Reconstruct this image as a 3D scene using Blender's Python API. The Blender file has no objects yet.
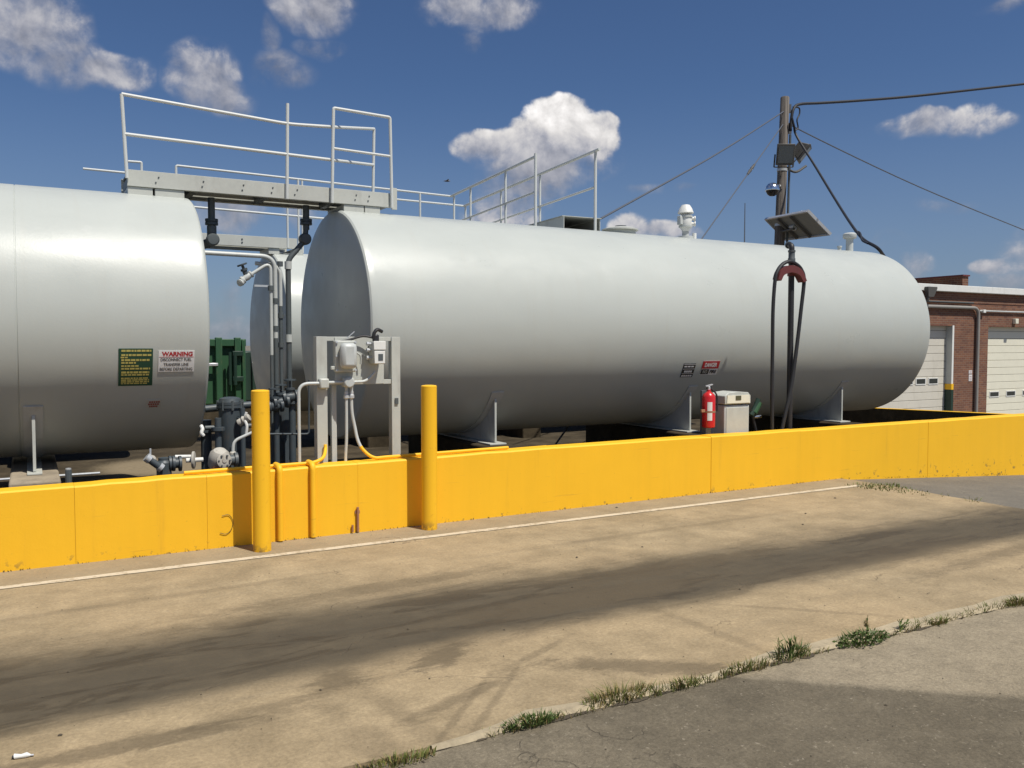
import bpy, bmesh, math, random
from mathutils import Vector, Matrix
random.seed(7)
scene = bpy.context.scene
C = scene.collection
R = math.radians

# ------------------------------------------------------------------ camera
# site frame: +x runs along the tanks and the yellow wall, +y away from the viewer, z up, metres
CAM_H = 1.55
FPX, CX, CY, HOR = 858.0, 512.0, 384.0, 345.0
YAW = math.atan2(2035 - CX, FPX)
PITCH = math.atan((CY - HOR) / FPX)
cam_d = bpy.data.cameras.new('camera')
cam = bpy.data.objects.new('camera', cam_d)
C.objects.link(cam)
cam_d.sensor_width = 36.0
cam_d.lens = FPX / 1024 * 36
cam_d.clip_start = 0.05
cam_d.clip_end = 6000
cam.location = (0, 0, CAM_H)
cam.rotation_euler = (math.pi / 2 - PITCH, 0, YAW - math.pi / 2)
scene.camera = cam

# ------------------------------------------------------------------ exposure
scene.view_settings.view_transform = 'Standard'
scene.view_settings.look = 'None'
scene.view_settings.exposure = 0.0
scene.view_settings.gamma = 1.0
try:
    scene.view_settings.use_curve_mapping = False
except Exception:
    pass

# ------------------------------------------------------------------ sun
SUN = Vector((0.38, -1.0, 1.97)).normalized()
SUN_EL = math.asin(SUN.z)
sd = bpy.data.lights.new('sun', 'SUN')
sun = bpy.data.objects.new('sun', sd)
C.objects.link(sun)
sd.energy = 4.9
sd.angle = R(0.53)
sd.color = (1.0, 0.95, 0.86)
sun.rotation_euler = (-SUN).to_track_quat('-Z', 'Y').to_euler()
sun.location = SUN * 50


# ------------------------------------------------------------------ node helper
class NT:
    def __init__(self, tree):
        self.t = tree
        self.n = tree.nodes
        self.l = tree.links

    def new(self, typ, **kw):
        nd = self.n.new(typ)
        for k, v in kw.items():
            setattr(nd, k, v)
        return nd

    def put(self, sock, v):
        if isinstance(v, bpy.types.NodeSocket):
            self.l.new(v, sock)
        else:
            sock.default_value = v

    def m(self, op, a, b=0.0, c=None, clamp=False):
        nd = self.new('ShaderNodeMath', operation=op)
        nd.use_clamp = clamp
        self.put(nd.inputs[0], a)
        self.put(nd.inputs[1], b)
        if c is not None:
            self.put(nd.inputs[2], c)
        return nd.outputs[0]

    def step(self, v, lo, hi):           # smooth 0..1
        nd = self.new('ShaderNodeMapRange', interpolation_type='SMOOTHSTEP')
        self.put(nd.inputs[0], v)
        nd.inputs[1].default_value = lo
        nd.inputs[2].default_value = hi
        return nd.outputs[0]

    def mix(self, f, a, b):
        nd = self.new('ShaderNodeMix', data_type='RGBA')
        self.put(nd.inputs[0], f)
        for s, v in ((6, a), (7, b)):
            if not isinstance(v, bpy.types.NodeSocket):
                v = (*v[:3], 1)
            self.put(nd.inputs[s], v)
        return nd.outputs[2]

    def mul(self, col, f):
        nd = self.new('ShaderNodeVectorMath', operation='SCALE')
        self.put(nd.inputs[0], col)
        self.put(nd.inputs[3], f)
        return nd.outputs[0]

    def noise(self, vec, scale, detail=4.0, rough=0.55, dist=0.0):
        nd = self.new('ShaderNodeTexNoise')
        self.put(nd.inputs['Vector'], vec)
        nd.inputs['Scale'].default_value = scale
        nd.inputs['Detail'].default_value = detail
        nd.inputs['Roughness'].default_value = rough
        nd.inputs['Distortion'].default_value = dist
        return nd.outputs[0]

    def scaled(self, vec, sx, sy, sz, off=(0, 0, 0)):
        nd = self.new('ShaderNodeMapping')
        self.put(nd.inputs[0], vec)
        nd.inputs[1].default_value = off
        nd.inputs[3].default_value = (sx, sy, sz)
        return nd.outputs[0]


# ------------------------------------------------------------------ world
CS, SN = math.cos(YAW), math.sin(YAW)
FH = Vector((CS, SN, 0)); RT = Vector((SN, -CS, 0)); UP = Vector((0, 0, 1))
FWD = FH * math.cos(PITCH) - UP * math.sin(PITCH)
CUP = FH * math.sin(PITCH) + UP * math.cos(PITCH)


def ray(px, py):
    return FWD * FPX + RT * (px - CX) + CUP * (CY - py)


world = bpy.data.worlds.new('World')
scene.world = world
world.use_nodes = True
wt = NT(world.node_tree)
wt.n.clear()
SKY_STRENGTH = 0.058
sky = wt.new('ShaderNodeTexSky', sky_type='NISHITA')
sky.sun_disc = False
sky.sun_elevation = SUN_EL
sky.sun_rotation = math.atan2(SUN.x, SUN.y)
sky.air_density = 1.0
sky.dust_density = 0.6
sky.ozone_density = 1.6
tc = wt.new('ShaderNodeTexCoord')
vdir = tc.outputs['Generated']
wn_ = wt.new('ShaderNodeTexNoise')
wt.put(wn_.inputs['Vector'], vdir)
wn_.inputs['Scale'].default_value = 13.0
wn_.inputs['Detail'].default_value = 3.0
wsep = wt.new('ShaderNodeSeparateXYZ'); wt.put(wsep.inputs[0], wn_.outputs[1])
sx = wt.new('ShaderNodeSeparateXYZ'); wt.put(sx.inputs[0], vdir)
AZ = wt.m('ARCTAN2', sx.outputs[1], sx.outputs[0])
EL = wt.m('ARCSINE', sx.outputs[2])
AZW = wt.m('MULTIPLY_ADD', wt.m('SUBTRACT', wsep.outputs[0], .5), .055, AZ)
ELW = wt.m('MULTIPLY_ADD', wt.m('SUBTRACT', wsep.outputs[1], .5), .042, EL)
# the clouds of that day: bearing/elevation (from the photograph), half width, half height, strength, brightness
CLOUDS = [
    (20, 22, 60, 40, .85, .50), (62, 58, 44, 26, .70, .46), (116, 70, 34, 18, .85, .53), (-40, 10, 50, 40, .8, .48),
    (203, 78, 38, 30, .85, .50), (283, 72, 30, 20, .42, .38), (270, 38, 10, 20, .36, .40), (232, 95, 24, 18, .34, .36),
    (315, 6, 44, 28, .88, .50), (318, 48, 28, 9, .40, .40),
    (485, 6, 60, 20, .80, .52), (470, 32, 16, 16, .45, .40),
    (557, 115, 36, 23, 1.35, 1.0), (594, 137, 27, 26, 1.25, .88), (528, 140, 40, 23, 1.1, .78), (492, 148, 36, 20, 1.0, .64),
    (548, 160, 72, 30, .92, .47), (520, 190, 45, 22, .60, .40),
    (512, 214, 46, 20, .80, .58), (222, 214, 38, 22, .70, .44), (312, 214, 30, 18, .5, .42),
    (628, 224, 22, 14, .80, .66), (655, 230, 40, 11, .80, .58), (662, 187, 34, 7, .38, .44),
    (925, 126, 40, 12, .62, .54), (975, 122, 30, 15, .72, .64), (1003, 8, 22, 7, .40, .42), (945, 207, 24, 7, .3, .40),
    (913, 266, 17, 16, .66, .52), (993, 262, 22, 8, .62, .48), (1012, 279, 32, 12, .55, .44), (870, 240, 40, 9, .3, .42),
    (250, 330, 40, 16, .5, .40), (1080, 250, 60, 30, .7, .5), (232, 300, 18, 22, .34, .36),
]
wn1 = wt.noise(vdir, 9.0, 3, .5)
wv = wt.new('ShaderNodeVectorMath', operation='ADD')
big = wt.noise(vdir, 22.0, 6, .56, .2)
fine = wt.noise(vdir, 62.0, 5, .56, .1)
offv = wt.new('ShaderNodeVectorMath', operation='ADD')
wt.put(offv.inputs[0], vdir)
lo = (RT * 0.6 + UP * 0.8) * 0.012
offv.inputs[1].default_value = lo
big2 = wt.noise(offv.outputs[0], 22.0, 6, .56, .2)
dens = None
wsum = None
bsum = None
for (px, py, rx, ry, st, br) in CLOUDS:
    d = ray(px, py).normalized()
    az, el = math.atan2(d.y, d.x), math.asin(d.z)
    u = wt.m('MULTIPLY', wt.m('SUBTRACT', AZW, az), FPX / (rx * 1.12))
    v = wt.m('MULTIPLY', wt.m('SUBTRACT', ELW, el), FPX / (ry * 1.12))
    r2 = wt.m('MULTIPLY_ADD', u, u, wt.m('MULTIPLY', v, v))
    g = wt.m('MULTIPLY', wt.m('SUBTRACT', 1.0, r2, clamp=True), st)
    # lit tops, greyer bases: brightness rises with height inside a cloud
    b = wt.m('MULTIPLY', g, wt.m('MULTIPLY_ADD', v, 0.07 + .16 * (br > .6), br))
    dens = g if dens is None else wt.m('MAXIMUM', dens, g)
    wsum = g if wsum is None else wt.m('ADD', wsum, g)
    bsum = b if bsum is None else wt.m('ADD', bsum, b)
# scattered cumulus all round the rest of the sky
dAZ = wt.m('SUBTRACT', AZ, YAW)
inview = wt.m('MULTIPLY', wt.step(wt.m('ABSOLUTE', dAZ), 0.80, 0.62), wt.step(EL, .62, .46))
gen = wt.step(wt.noise(vdir, 4.5, 2, .5), .52, .70)
gen = wt.m('MULTIPLY', wt.m('MULTIPLY', gen, wt.m('SUBTRACT', 1.0, inview)), .9)
dens = wt.m('MAXIMUM', dens, gen)
nz = wt.m('ADD', wt.m('MULTIPLY', wt.m('SUBTRACT', big, .5), 1.8), wt.m('MULTIPLY', wt.m('SUBTRACT', fine, .5), 0.55))
D = wt.m('ADD', dens, wt.m('MULTIPLY', nz, wt.step(dens, 0.0, .35)))
alpha_soft = wt.step(D, .02, 1.0)
alpha_hard = wt.step(D, .10, .60)
bri = wt.m('DIVIDE', wt.m('ADD', bsum, .02), wt.m('ADD', wsum, .045))
relief = wt.m('MULTIPLY', wt.m('SUBTRACT', big, big2), 1.9)
bri = wt.m('ADD', bri, wt.m('MULTIPLY', relief, bri))
bri = wt.m('MAXIMUM', bri, .30)
amix = wt.step(bri, .48, .72)
alpha = wt.m('ADD', wt.m('MULTIPLY', alpha_hard, amix), wt.m('MULTIPLY', alpha_soft, wt.m('SUBTRACT', 1.0, amix)))
alpha = wt.m('MULTIPLY', alpha, wt.m('MULTIPLY_ADD', wt.step(bri, .35, .75), .12, .86, clamp=True))
ccol = wt.mul(wt.mix(wt.step(bri, .40, .95), (.92, .93, 1.05), (1.0, .97, .95)), wt.m('MULTIPLY', bri, .84 / SKY_STRENGTH))
# clean blue overhead, a little greyer low down and to the right (summer haze)
skyc = wt.new('ShaderNodeMix', data_type='RGBA', blend_type='MULTIPLY')
skyc.inputs[0].default_value = 1.0
wt.put(skyc.inputs[6], sky.outputs[0])
skyc.inputs[7].default_value = (.71, .90, 1.20, 1)
hz = wt.m('MULTIPLY', wt.step(EL, .30, .0), .42)
skyh = wt.mix(hz, skyc.outputs[2], (.235 / SKY_STRENGTH, .29 / SKY_STRENGTH, .415 / SKY_STRENGTH))
fin = wt.mix(alpha, skyh, ccol)
bg = wt.new('ShaderNodeBackground')
wt.put(bg.inputs[0], fin)
bg.inputs[1].default_value = SKY_STRENGTH
wo = wt.new('ShaderNodeOutputWorld')
wt.l.new(bg.outputs[0], wo.inputs[0])
world.cycles.sampling_method = 'MANUAL'
world.cycles.sample_map_resolution = 512


# ------------------------------------------------------------------ survey helpers: a sight line cut by a plane of the site
def at(px, py, y=None, z=None):
    d = ray(px, py)
    if y is not None:
        k = y / d.y
    else:
        k = (z - CAM_H) / d.z
    return Vector((d.x * k, d.y * k, CAM_H + d.z * k))


# ------------------------------------------------------------------ mesh builder
class MB:
    def __init__(self):
        self.v = []
        self.f = []

    def add(self, vs, fs):
        o = len(self.v)
        self.v += [Vector(p) for p in vs]
        self.f += [tuple(i + o for i in f) for f in fs]
        return self

    def box(self, x0, x1, y0, y1, z0, z1):
        vs = [(x, y, z) for z in (z0, z1) for y in (y0, y1) for x in (x0, x1)]
        return self.add(vs, [(0, 2, 3, 1), (4, 5, 7, 6), (0, 1, 5, 4), (2, 6, 7, 3), (0, 4, 6, 2), (1, 3, 7, 5)])

    def obox(self, c, ax, ay, az, hx, hy, hz):
        c = Vector(c)
        vs = [c + ax * x + ay * y + az * z for z in (-hz, hz) for y in (-hy, hy) for x in (-hx, hx)]
        return self.add(vs, [(0, 2, 3, 1), (4, 5, 7, 6), (0, 1, 5, 4), (2, 6, 7, 3), (0, 4, 6, 2), (1, 3, 7, 5)])

    def bar(self, p0, p1, w, h):          # rectangular bar between two points
        p0, p1 = Vector(p0), Vector(p1)
        d = (p1 - p0)
        L = d.length
        d.normalize()
        up = Vector((0, 0, 1)) if abs(d.z) < .95 else Vector((0, 1, 0))
        a = d.cross(up).normalized()
        b = a.cross(d)
        return self.obox((p0 + p1) / 2, d, a, b, L / 2, w / 2, h / 2)

    def tube(self, pts, r, n=10, caps=True):
        pts = [Vector(p) for p in pts]
        rs = r if isinstance(r, (list, tuple)) else [r] * len(pts)
        base = len(self.v)
        nrm = None
        for i, p in enumerate(pts):
            if i == 0:
                t = pts[1] - pts[0]
            elif i == len(pts) - 1:
                t = pts[-1] - pts[-2]
            else:
                t = (pts[i + 1] - p).normalized() + (p - pts[i - 1]).normalized()
            t.normalize()
            if nrm is None:
                nrm = t.cross(Vector((0, 0, 1)) if abs(t.z) < .9 else Vector((1, 0, 0))).normalized()
            else:
                nrm = (nrm - t * nrm.dot(t)).normalized()
            b = t.cross(nrm)
            k = 1.0
            for j in range(n):
                a = 2 * math.pi * j / n
                self.v.append(p + (nrm * math.cos(a) + b * math.sin(a)) * rs[i] * k)
        for i in range(len(pts) - 1):
            for j in range(n):
                a = base + i * n + j
                b = base + i * n + (j + 1) % n
                self.f.append((a, b, b + n, a + n))
        if caps:
            self.f.append(tuple(base + j for j in reversed(range(n))))
            e = base + (len(pts) - 1) * n
            self.f.append(tuple(e + j for j in range(n)))
        return self

    def lathe(self, prof, o, axis=(0, 0, 1), n=24):      # prof: (radius, distance along the axis)
        o = Vector(o)
        ax = Vector(axis).normalized()
        u = ax.cross(Vector((0, 0, 1)) if abs(ax.z) < .9 else Vector((1, 0, 0))).normalized()
        w = ax.cross(u)
        base = len(self.v)
        rings = []
        for (r, h) in prof:
            if r < 1e-6:
                rings.append([len(self.v)])
                self.v.append(o + ax * h)
            else:
                rings.append(list(range(len(self.v), len(self.v) + n)))
                for j in range(n):
                    a = 2 * math.pi * j / n
                    self.v.append(o + ax * h + (u * math.cos(a) + w * math.sin(a)) * r)
        for A, B in zip(rings, rings[1:]):
            for j in range(n):
                k = (j + 1) % n
                if len(A) == 1 and len(B) == 1:
                    break
                if len(A) == 1:
                    self.f.append((A[0], B[j], B[k]))
                elif len(B) == 1:
                    self.f.append((A[j], B[0], A[k]))
                else:
                    self.f.append((A[j], B[j], B[k], A[k]))
        if len(rings[0]) > 1:
            self.f.append(tuple(rings[0]))
        if len(rings[-1]) > 1:
            self.f.append(tuple(reversed(rings[-1])))
        return self

    def prism(self, poly, dirv, plane=None):       # polygon of 3-D points swept by a vector
        p = [Vector(q) for q in poly]
        n = len(p)
        dv = Vector(dirv)
        return self.add(p + [q + dv for q in p],
                        [tuple(range(n))[::-1], tuple(range(n, 2 * n))] + [(i, (i + 1) % n, (i + 1) % n + n, i + n) for i in range(n)])


def fillet(pts, rad, k=6):
    pts = [Vector(p) for p in pts]
    out = [pts[0]]
    for i in range(1, len(pts) - 1):
        a, p, b = pts[i - 1], pts[i], pts[i + 1]
        u = (a - p); v = (b - p)
        q = min(rad, u.length * .49, v.length * .49)
        p0 = p + u.normalized() * q
        p1 = p + v.normalized() * q
        for j in range(k + 1):
            t = j / k
            out.append(p0 * (1 - t) ** 2 + p * 2 * t * (1 - t) + p1 * t * t)
    out.append(pts[-1])
    return out


def curve(pts, k=8):        # Catmull-Rom
    p = [Vector(q) for q in pts]
    p = [p[0] * 2 - p[1]] + p + [p[-1] * 2 - p[-2]]
    out = []
    for i in range(1, len(p) - 2):
        for j in range(k):
            t = j / k
            a, b, c, d = p[i - 1], p[i], p[i + 1], p[i + 2]
            out.append(.5 * ((2 * b) + (c - a) * t + (2 * a - 5 * b + 4 * c - d) * t * t + (3 * b - a - 3 * c + d) * t ** 3))
    out.append(p[-2])
    return out


def root_of(o):
    while o.parent:
        o = o.parent
    return o


def mesh_of(name, mb, m, off, smooth=35, recalc=True):
    me = bpy.data.meshes.new(name)
    me.from_pydata([tuple(v - off) for v in mb.v], [], mb.f)
    me.materials.append(m)
    if recalc:
        bm = bmesh.new()
        bm.from_mesh(me)
        bmesh.ops.recalc_face_normals(bm, faces=bm.faces)
        bm.to_mesh(me)
        bm.free()
    if smooth:
        for p in me.polygons:
            p.use_smooth = True
        me.set_sharp_from_angle(angle=R(smooth))
    me.update()
    return me


def part(name, mb, m, parent, bevel=0, smooth=35, label=None, kind=None, recalc=True):
    off = root_of(parent).location
    o = bpy.data.objects.new(name, mesh_of(name, mb, m, off, smooth, recalc))
    C.objects.link(o)
    o.parent = parent
    if bevel:
        b = o.modifiers.new('bevel', 'BEVEL')
        b.width = bevel
        b.segments = 2
        b.limit_method = 'ANGLE'
        b.angle_limit = R(50)
    if label:
        o['label'] = label
    if kind:
        o['kind'] = kind
    return o


def solo(name, mb, m, loc=(0, 0, 0), bevel=0, smooth=35, label=None, cat=None, group=None, kind=None, recalc=True):
    off = Vector(loc)
    o = bpy.data.objects.new(name, mesh_of(name, mb, m, off, smooth, recalc))
    C.objects.link(o)
    o.location = off
    if bevel:
        b = o.modifiers.new('bevel', 'BEVEL')
        b.width = bevel
        b.segments = 2
        b.limit_method = 'ANGLE'
        b.angle_limit = R(50)
    for k, v in (('label', label), ('category', cat), ('group', group), ('kind', kind)):
        if v:
            o[k] = v
    return o


def thing(name, label, cat, loc, group=None):
    o = bpy.data.objects.new(name, None)
    C.objects.link(o)
    o.location = Vector(loc)
    o.empty_display_size = .2
    o['label'] = label
    o['category'] = cat
    if group:
        o['group'] = group
    return o


# ------------------------------------------------------------------ materials
def base_mat(name):
    m = bpy.data.materials.new(name)
    m.use_nodes = True
    t = NT(m.node_tree)
    bs = m.node_tree.nodes['Principled BSDF']
    co = t.new('ShaderNodeTexCoord').outputs['Object']
    geo = t.new('ShaderNodeNewGeometry').outputs['Position']
    return m, t, bs, co, geo


def bump(t, bs, h, strength=.2, dist=.01):
    b = t.new('ShaderNodeBump')
    b.inputs['Strength'].default_value = strength
    b.inputs['Distance'].default_value = dist
    t.put(b.inputs['Height'], h)
    t.l.new(b.outputs[0], bs.inputs['Normal'])


def paint(name, rgb, rough=.5, metal=0.0, var=.12, scale=3.0, dirt=None, dirt_amt=.35, bmp=.08, spec=.5, bscale=60):
    m, t, bs, co, geo = base_mat(name)
    n = t.noise(geo, scale, 5, .6)
    n2 = t.noise(geo, scale * 9, 4, .6)
    f = t.m('ADD', t.m('MULTIPLY', t.m('SUBTRACT', n, .5), var * 2), t.m('MULTIPLY', t.m('SUBTRACT', n2, .5), var * 1.2))
    col = t.mul(t.mix(0.0, rgb, rgb), t.m('ADD', f, 1.0))
    if dirt:
        k = t.step(t.noise(t.scaled(geo, 1, 1, .35), scale * 2.3, 6, .62), .52, .72)
        col = t.mix(t.m('MULTIPLY', k, dirt_amt), col, dirt)
    t.put(bs.inputs['Base Color'], col)
    t.put(bs.inputs['Roughness'], t.m('ADD', t.m('MULTIPLY', t.m('SUBTRACT', n2, .5), .18), rough, clamp=True))
    bs.inputs['Metallic'].default_value = metal
    bs.inputs['Specular IOR Level'].default_value = spec
    if bmp:
        bump(t, bs, t.noise(geo, bscale, 3, .6), bmp, .004)
    return m


M = {}


def tank_mat():
    m, t, bs, co, geo = base_mat('tank_paint')
    n = t.noise(geo, .7, 4, .55)
    n2 = t.noise(geo, 22, 5, .65)
    streak = t.step(t.noise(t.scaled(geo, 7, .6, .55), 1.6, 5, .6), .50, .78)
    spots = t.step(t.noise(geo, 3.2, 5, .7), .62, .74)
    col = t.mul(t.mix(0, (.455, .480, .450), (1, 1, 1)), t.m('ADD', t.m('MULTIPLY', t.m('SUBTRACT', n, .5), .10), 1.0))
    col = t.mix(t.m('MULTIPLY', streak, .16), col, (.42, .40, .34))
    col = t.mix(t.m('MULTIPLY', spots, .10), col, (.70, .70, .67))
    col = t.mix(t.m('MULTIPLY', t.step(n2, .60, .75), .08), col, (.35, .33, .29))
    t.put(bs.inputs['Base Color'], col)
    pat = t.noise(t.scaled(geo, .9, 1.6, 1.6), 2.2, 4, .6)
    t.put(bs.inputs['Roughness'], t.m('ADD', t.m('ADD', t.m('MULTIPLY', t.m('SUBTRACT', n2, .5), .12), t.m('MULTIPLY', t.m('SUBTRACT', pat, .5), .42)), .36))
    bs.inputs['Specular IOR Level'].default_value = .42
    h = t.m('ADD', t.m('MULTIPLY', t.noise(t.scaled(geo, .5, 1, 1), 1.5, 2, .5), 1.0), t.m('MULTIPLY', t.noise(geo, 45, 3, .6), .05))
    bump(t, bs, h, .40, .020)
    return m


M['tank'] = tank_mat()
M['grey_paint'] = paint('grey_paint', (.49, .50, .455), .45, dirt=(.25, .23, .19), dirt_amt=.25)
M['galv'] = paint('galvanised_steel', (.55, .57, .58), .38, .35, var=.10, scale=6)
M['rail'] = paint('rail_paint', (.58, .60, .58), .45, .0, var=.06, scale=3, bmp=0)
M['saddle'] = paint('saddle_paint', (.50, .51, .49), .45, dirt=(.2, .17, .13), dirt_amt=.3)
M['pipe_dark'] = paint('dark_grey_pipe', (.085, .10, .105), .5, .0, var=.15, scale=8, dirt=(.16, .13, .10), dirt_amt=.3)
M['pipe_blue'] = paint('blue_grey_paint', (.055, .070, .080), .5, .0, var=.15, scale=8, dirt=(.12, .10, .08), dirt_amt=.4)
M['pipe_light'] = paint('light_pipe_paint', (.50, .52, .50), .42, dirt=(.25, .22, .18), dirt_amt=.25)
M['white'] = paint('white_paint', (.74, .74, .70), .5, dirt=(.35, .33, .28), dirt_amt=.25)
M['cream'] = paint('cream_panel', (.76, .73, .59), .5, var=.08)
M['black'] = paint('black_rubber', (.022, .022, .024), .55, var=.2)
M['wire'] = paint('black_cable', (.015, .016, .02), .6, var=.1, bmp=0)
M['steelwire'] = paint('steel_wire', (.10, .11, .13), .5, .0, var=.05, bmp=0)
M['red'] = paint('red_enamel', (.55, .018, .02), .28, var=.08)
M['redbrown'] = paint('oxide_red', (.13, .03, .028), .55, dirt=(.05, .03, .025), dirt_amt=.5)
M['rust'] = paint('rusty_iron', (.33, .16, .09), .8, var=.25, scale=12)
M['dirty_white'] = paint('stained_white', (.42, .40, .35), .6, var=.25, scale=12, dirt=(.16, .14, .11), dirt_amt=.75)
M['green'] = paint('green_steel', (.024, .085, .036), .55, var=.2, scale=5, dirt=(.09, .11, .05), dirt_amt=.4)
M['green_dark'] = paint('dark_green_paint', (.012, .035, .022), .5)
M['chrome'] = paint('bright_chrome', (.80, .81, .82), .16, 1.0, var=.05)
M['smoke'] = paint('smoked_dome', (.015, .015, .018), .12)
M['lens'] = paint('lamp_glass', (.10, .115, .12), .15)
M['bronze'] = paint('bronze_housing', (.085, .08, .07), .5)
M['solar'] = paint('solar_cells', (.012, .016, .035), .2)
M['solar_back'] = paint('solar_backsheet', (.20, .205, .195), .6)
M['alu'] = paint('aluminium_edge', (.70, .71, .72), .35, .5)
M['door_white'] = paint('door_white', (.62, .585, .50), .5, var=.10, scale=2, dirt=(.40, .37, .30), dirt_amt=.3)
M['wall_pipe'] = paint('wall_pipe_paint', (.27, .255, .23), .5)
M['glass'] = paint('door_glass', (.035, .04, .038), .12)
M['screen'] = paint('meter_screen', (.10, .095, .05), .25)
M['sign_green'] = paint('sign_green', (.010, .060, .035), .5)
M['sign_yellow'] = paint('sign_yellow', (.50, .43, .12), .5, var=.3, scale=30)
M['sign_white'] = paint('sign_white', (.74, .74, .73), .5, var=.06)
M['sign_red'] = paint('sign_red', (.42, .02, .03), .5)
M['sign_black'] = paint('sign_black', (.02, .02, .022), .5)
M['fade_red'] = paint('faded_red', (.28, .07, .06), .6, var=.3, scale=30)
M['leaf'] = paint('grass_blade', (.140, .158, .036), .6, var=.5, scale=14)
M['leaf_dark'] = paint('weed_leaf', (.078, .118, .024), .6, var=.5, scale=14)
M['straw'] = paint('dry_stalk', (.26, .19, .07), .7, var=.4, scale=14)
M['debris'] = paint('dry_debris', (.07, .055, .035), .8, var=.6, scale=9)
for k in ('leaf', 'leaf_dark', 'straw'):
    bsd = M[k].node_tree.nodes['Principled BSDF']
    bsd.inputs['Subsurface Weight'].default_value = 0.0


def wood_mat():
    m, t, bs, co, geo = base_mat('weathered_pole_wood')
    g = t.noise(t.scaled(geo, 22, 22, .6), 1.0, 6, .65)
    col = t.mix(t.step(g, .3, .7), (.060, .050, .042), (.20, .175, .15))
    t.put(bs.inputs['Base Color'], col)
    bs.inputs['Roughness'].default_value = .85
    bump(t, bs, g, .6, .01)
    return m


M['wood'] = wood_mat()


def yellow_mat(name='yellow_paint', wear=True):
    m, t, bs, co, geo = base_mat(name)
    sp = t.new('ShaderNodeSeparateXYZ'); t.put(sp.inputs[0], geo)
    n = t.noise(geo, 1.1, 5, .6)
    n2 = t.noise(geo, 14, 6, .65)
    stre = t.noise(t.scaled(geo, 9, 9, .5), 1.0, 4, .6)
    f = t.m('ADD', t.m('MULTIPLY', t.m('SUBTRACT', n, .5), .16), t.m('MULTIPLY', t.m('SUBTRACT', stre, .5), .10))
    col = t.mul(t.mix(0, (.90, .50, .020), (0, 0, 0)), t.m('ADD', f, 1.0))
    if wear:
        # scuffs and chipped paint low down, grime runs
        low = t.step(sp.outputs[2], .26, -.18)
        chip = t.m('MULTIPLY', t.step(n2, .60, .66), t.step(t.m('ADD', low, t.m('MULTIPLY', n, .4)), .50, .95))
        col = t.mix(t.m('MULTIPLY', chip, .85), col, (.16, .115, .055))
        gr = t.step(t.noise(t.scaled(geo, 5, 5, .35), 1.3, 6, .65), .56, .80)
        col = t.mix(t.m('MULTIPLY', gr, .32), col, (.42, .20, .03))
        sc = t.m('MULTIPLY', t.step(t.noise(t.scaled(geo, .9, 1, 16), 2.2, 5, .6), .64, .72), .25)
        col = t.mix(sc, col, (.42, .22, .05))
        pit = t.step(t.noise(geo, 55, 2, .5), .72, .78)
        col = t.mix(t.m('MULTIPLY', pit, .35), col, (.38, .20, .03))
    else:
        gr = t.step(n2, .60, .72)
        col = t.mix(t.m('MULTIPLY', gr, .28), col, (.46, .19, .02))
        low = t.m('MULTIPLY', t.step(sp.outputs[2], .10, .0), t.step(n2, .42, .60))
        col = t.mix(t.m('MULTIPLY', low, .8), col, (.22, .13, .05))
    t.put(bs.inputs['Base Color'], col)
    t.put(bs.inputs['Roughness'], t.m('MULTIPLY_ADD', n2, .2, .42 if wear else .30))
    bs.inputs['Specular IOR Level'].default_value = .35
    h = t.m('ADD', t.m('MULTIPLY', t.noise(geo, 5, 4, .6), .6), t.m('MULTIPLY', t.noise(geo, 70, 3, .6), .25))
    bump(t, bs, h, .22 if wear else .1, .012)
    return m


M['yellow'] = yellow_mat()
M['yellow_post'] = yellow_mat('yellow_post_paint', False)


def ellipse(t, X, Y, nz, cx, cy, ra, rb, ang=0.0, soft=.5, k=.8):
    c, s = math.cos(ang), math.sin(ang)
    dx = t.m('SUBTRACT', X, cx); dy = t.m('SUBTRACT', Y, cy)
    u = t.m('MULTIPLY_ADD', dx, c / ra, t.m('MULTIPLY', dy, s / ra))
    v = t.m('MULTIPLY_ADD', dx, -s / rb, t.m('MULTIPLY', dy, c / rb))
    d = t.m('SQRT', t.m('MULTIPLY_ADD', u, u, t.m('MULTIPLY', v, v)))
    d = t.m('MULTIPLY_ADD', t.m('SUBTRACT', nz, .5), k, d)
    return t.step(d, 1.0 + soft * .5, 1.0 - soft)


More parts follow.
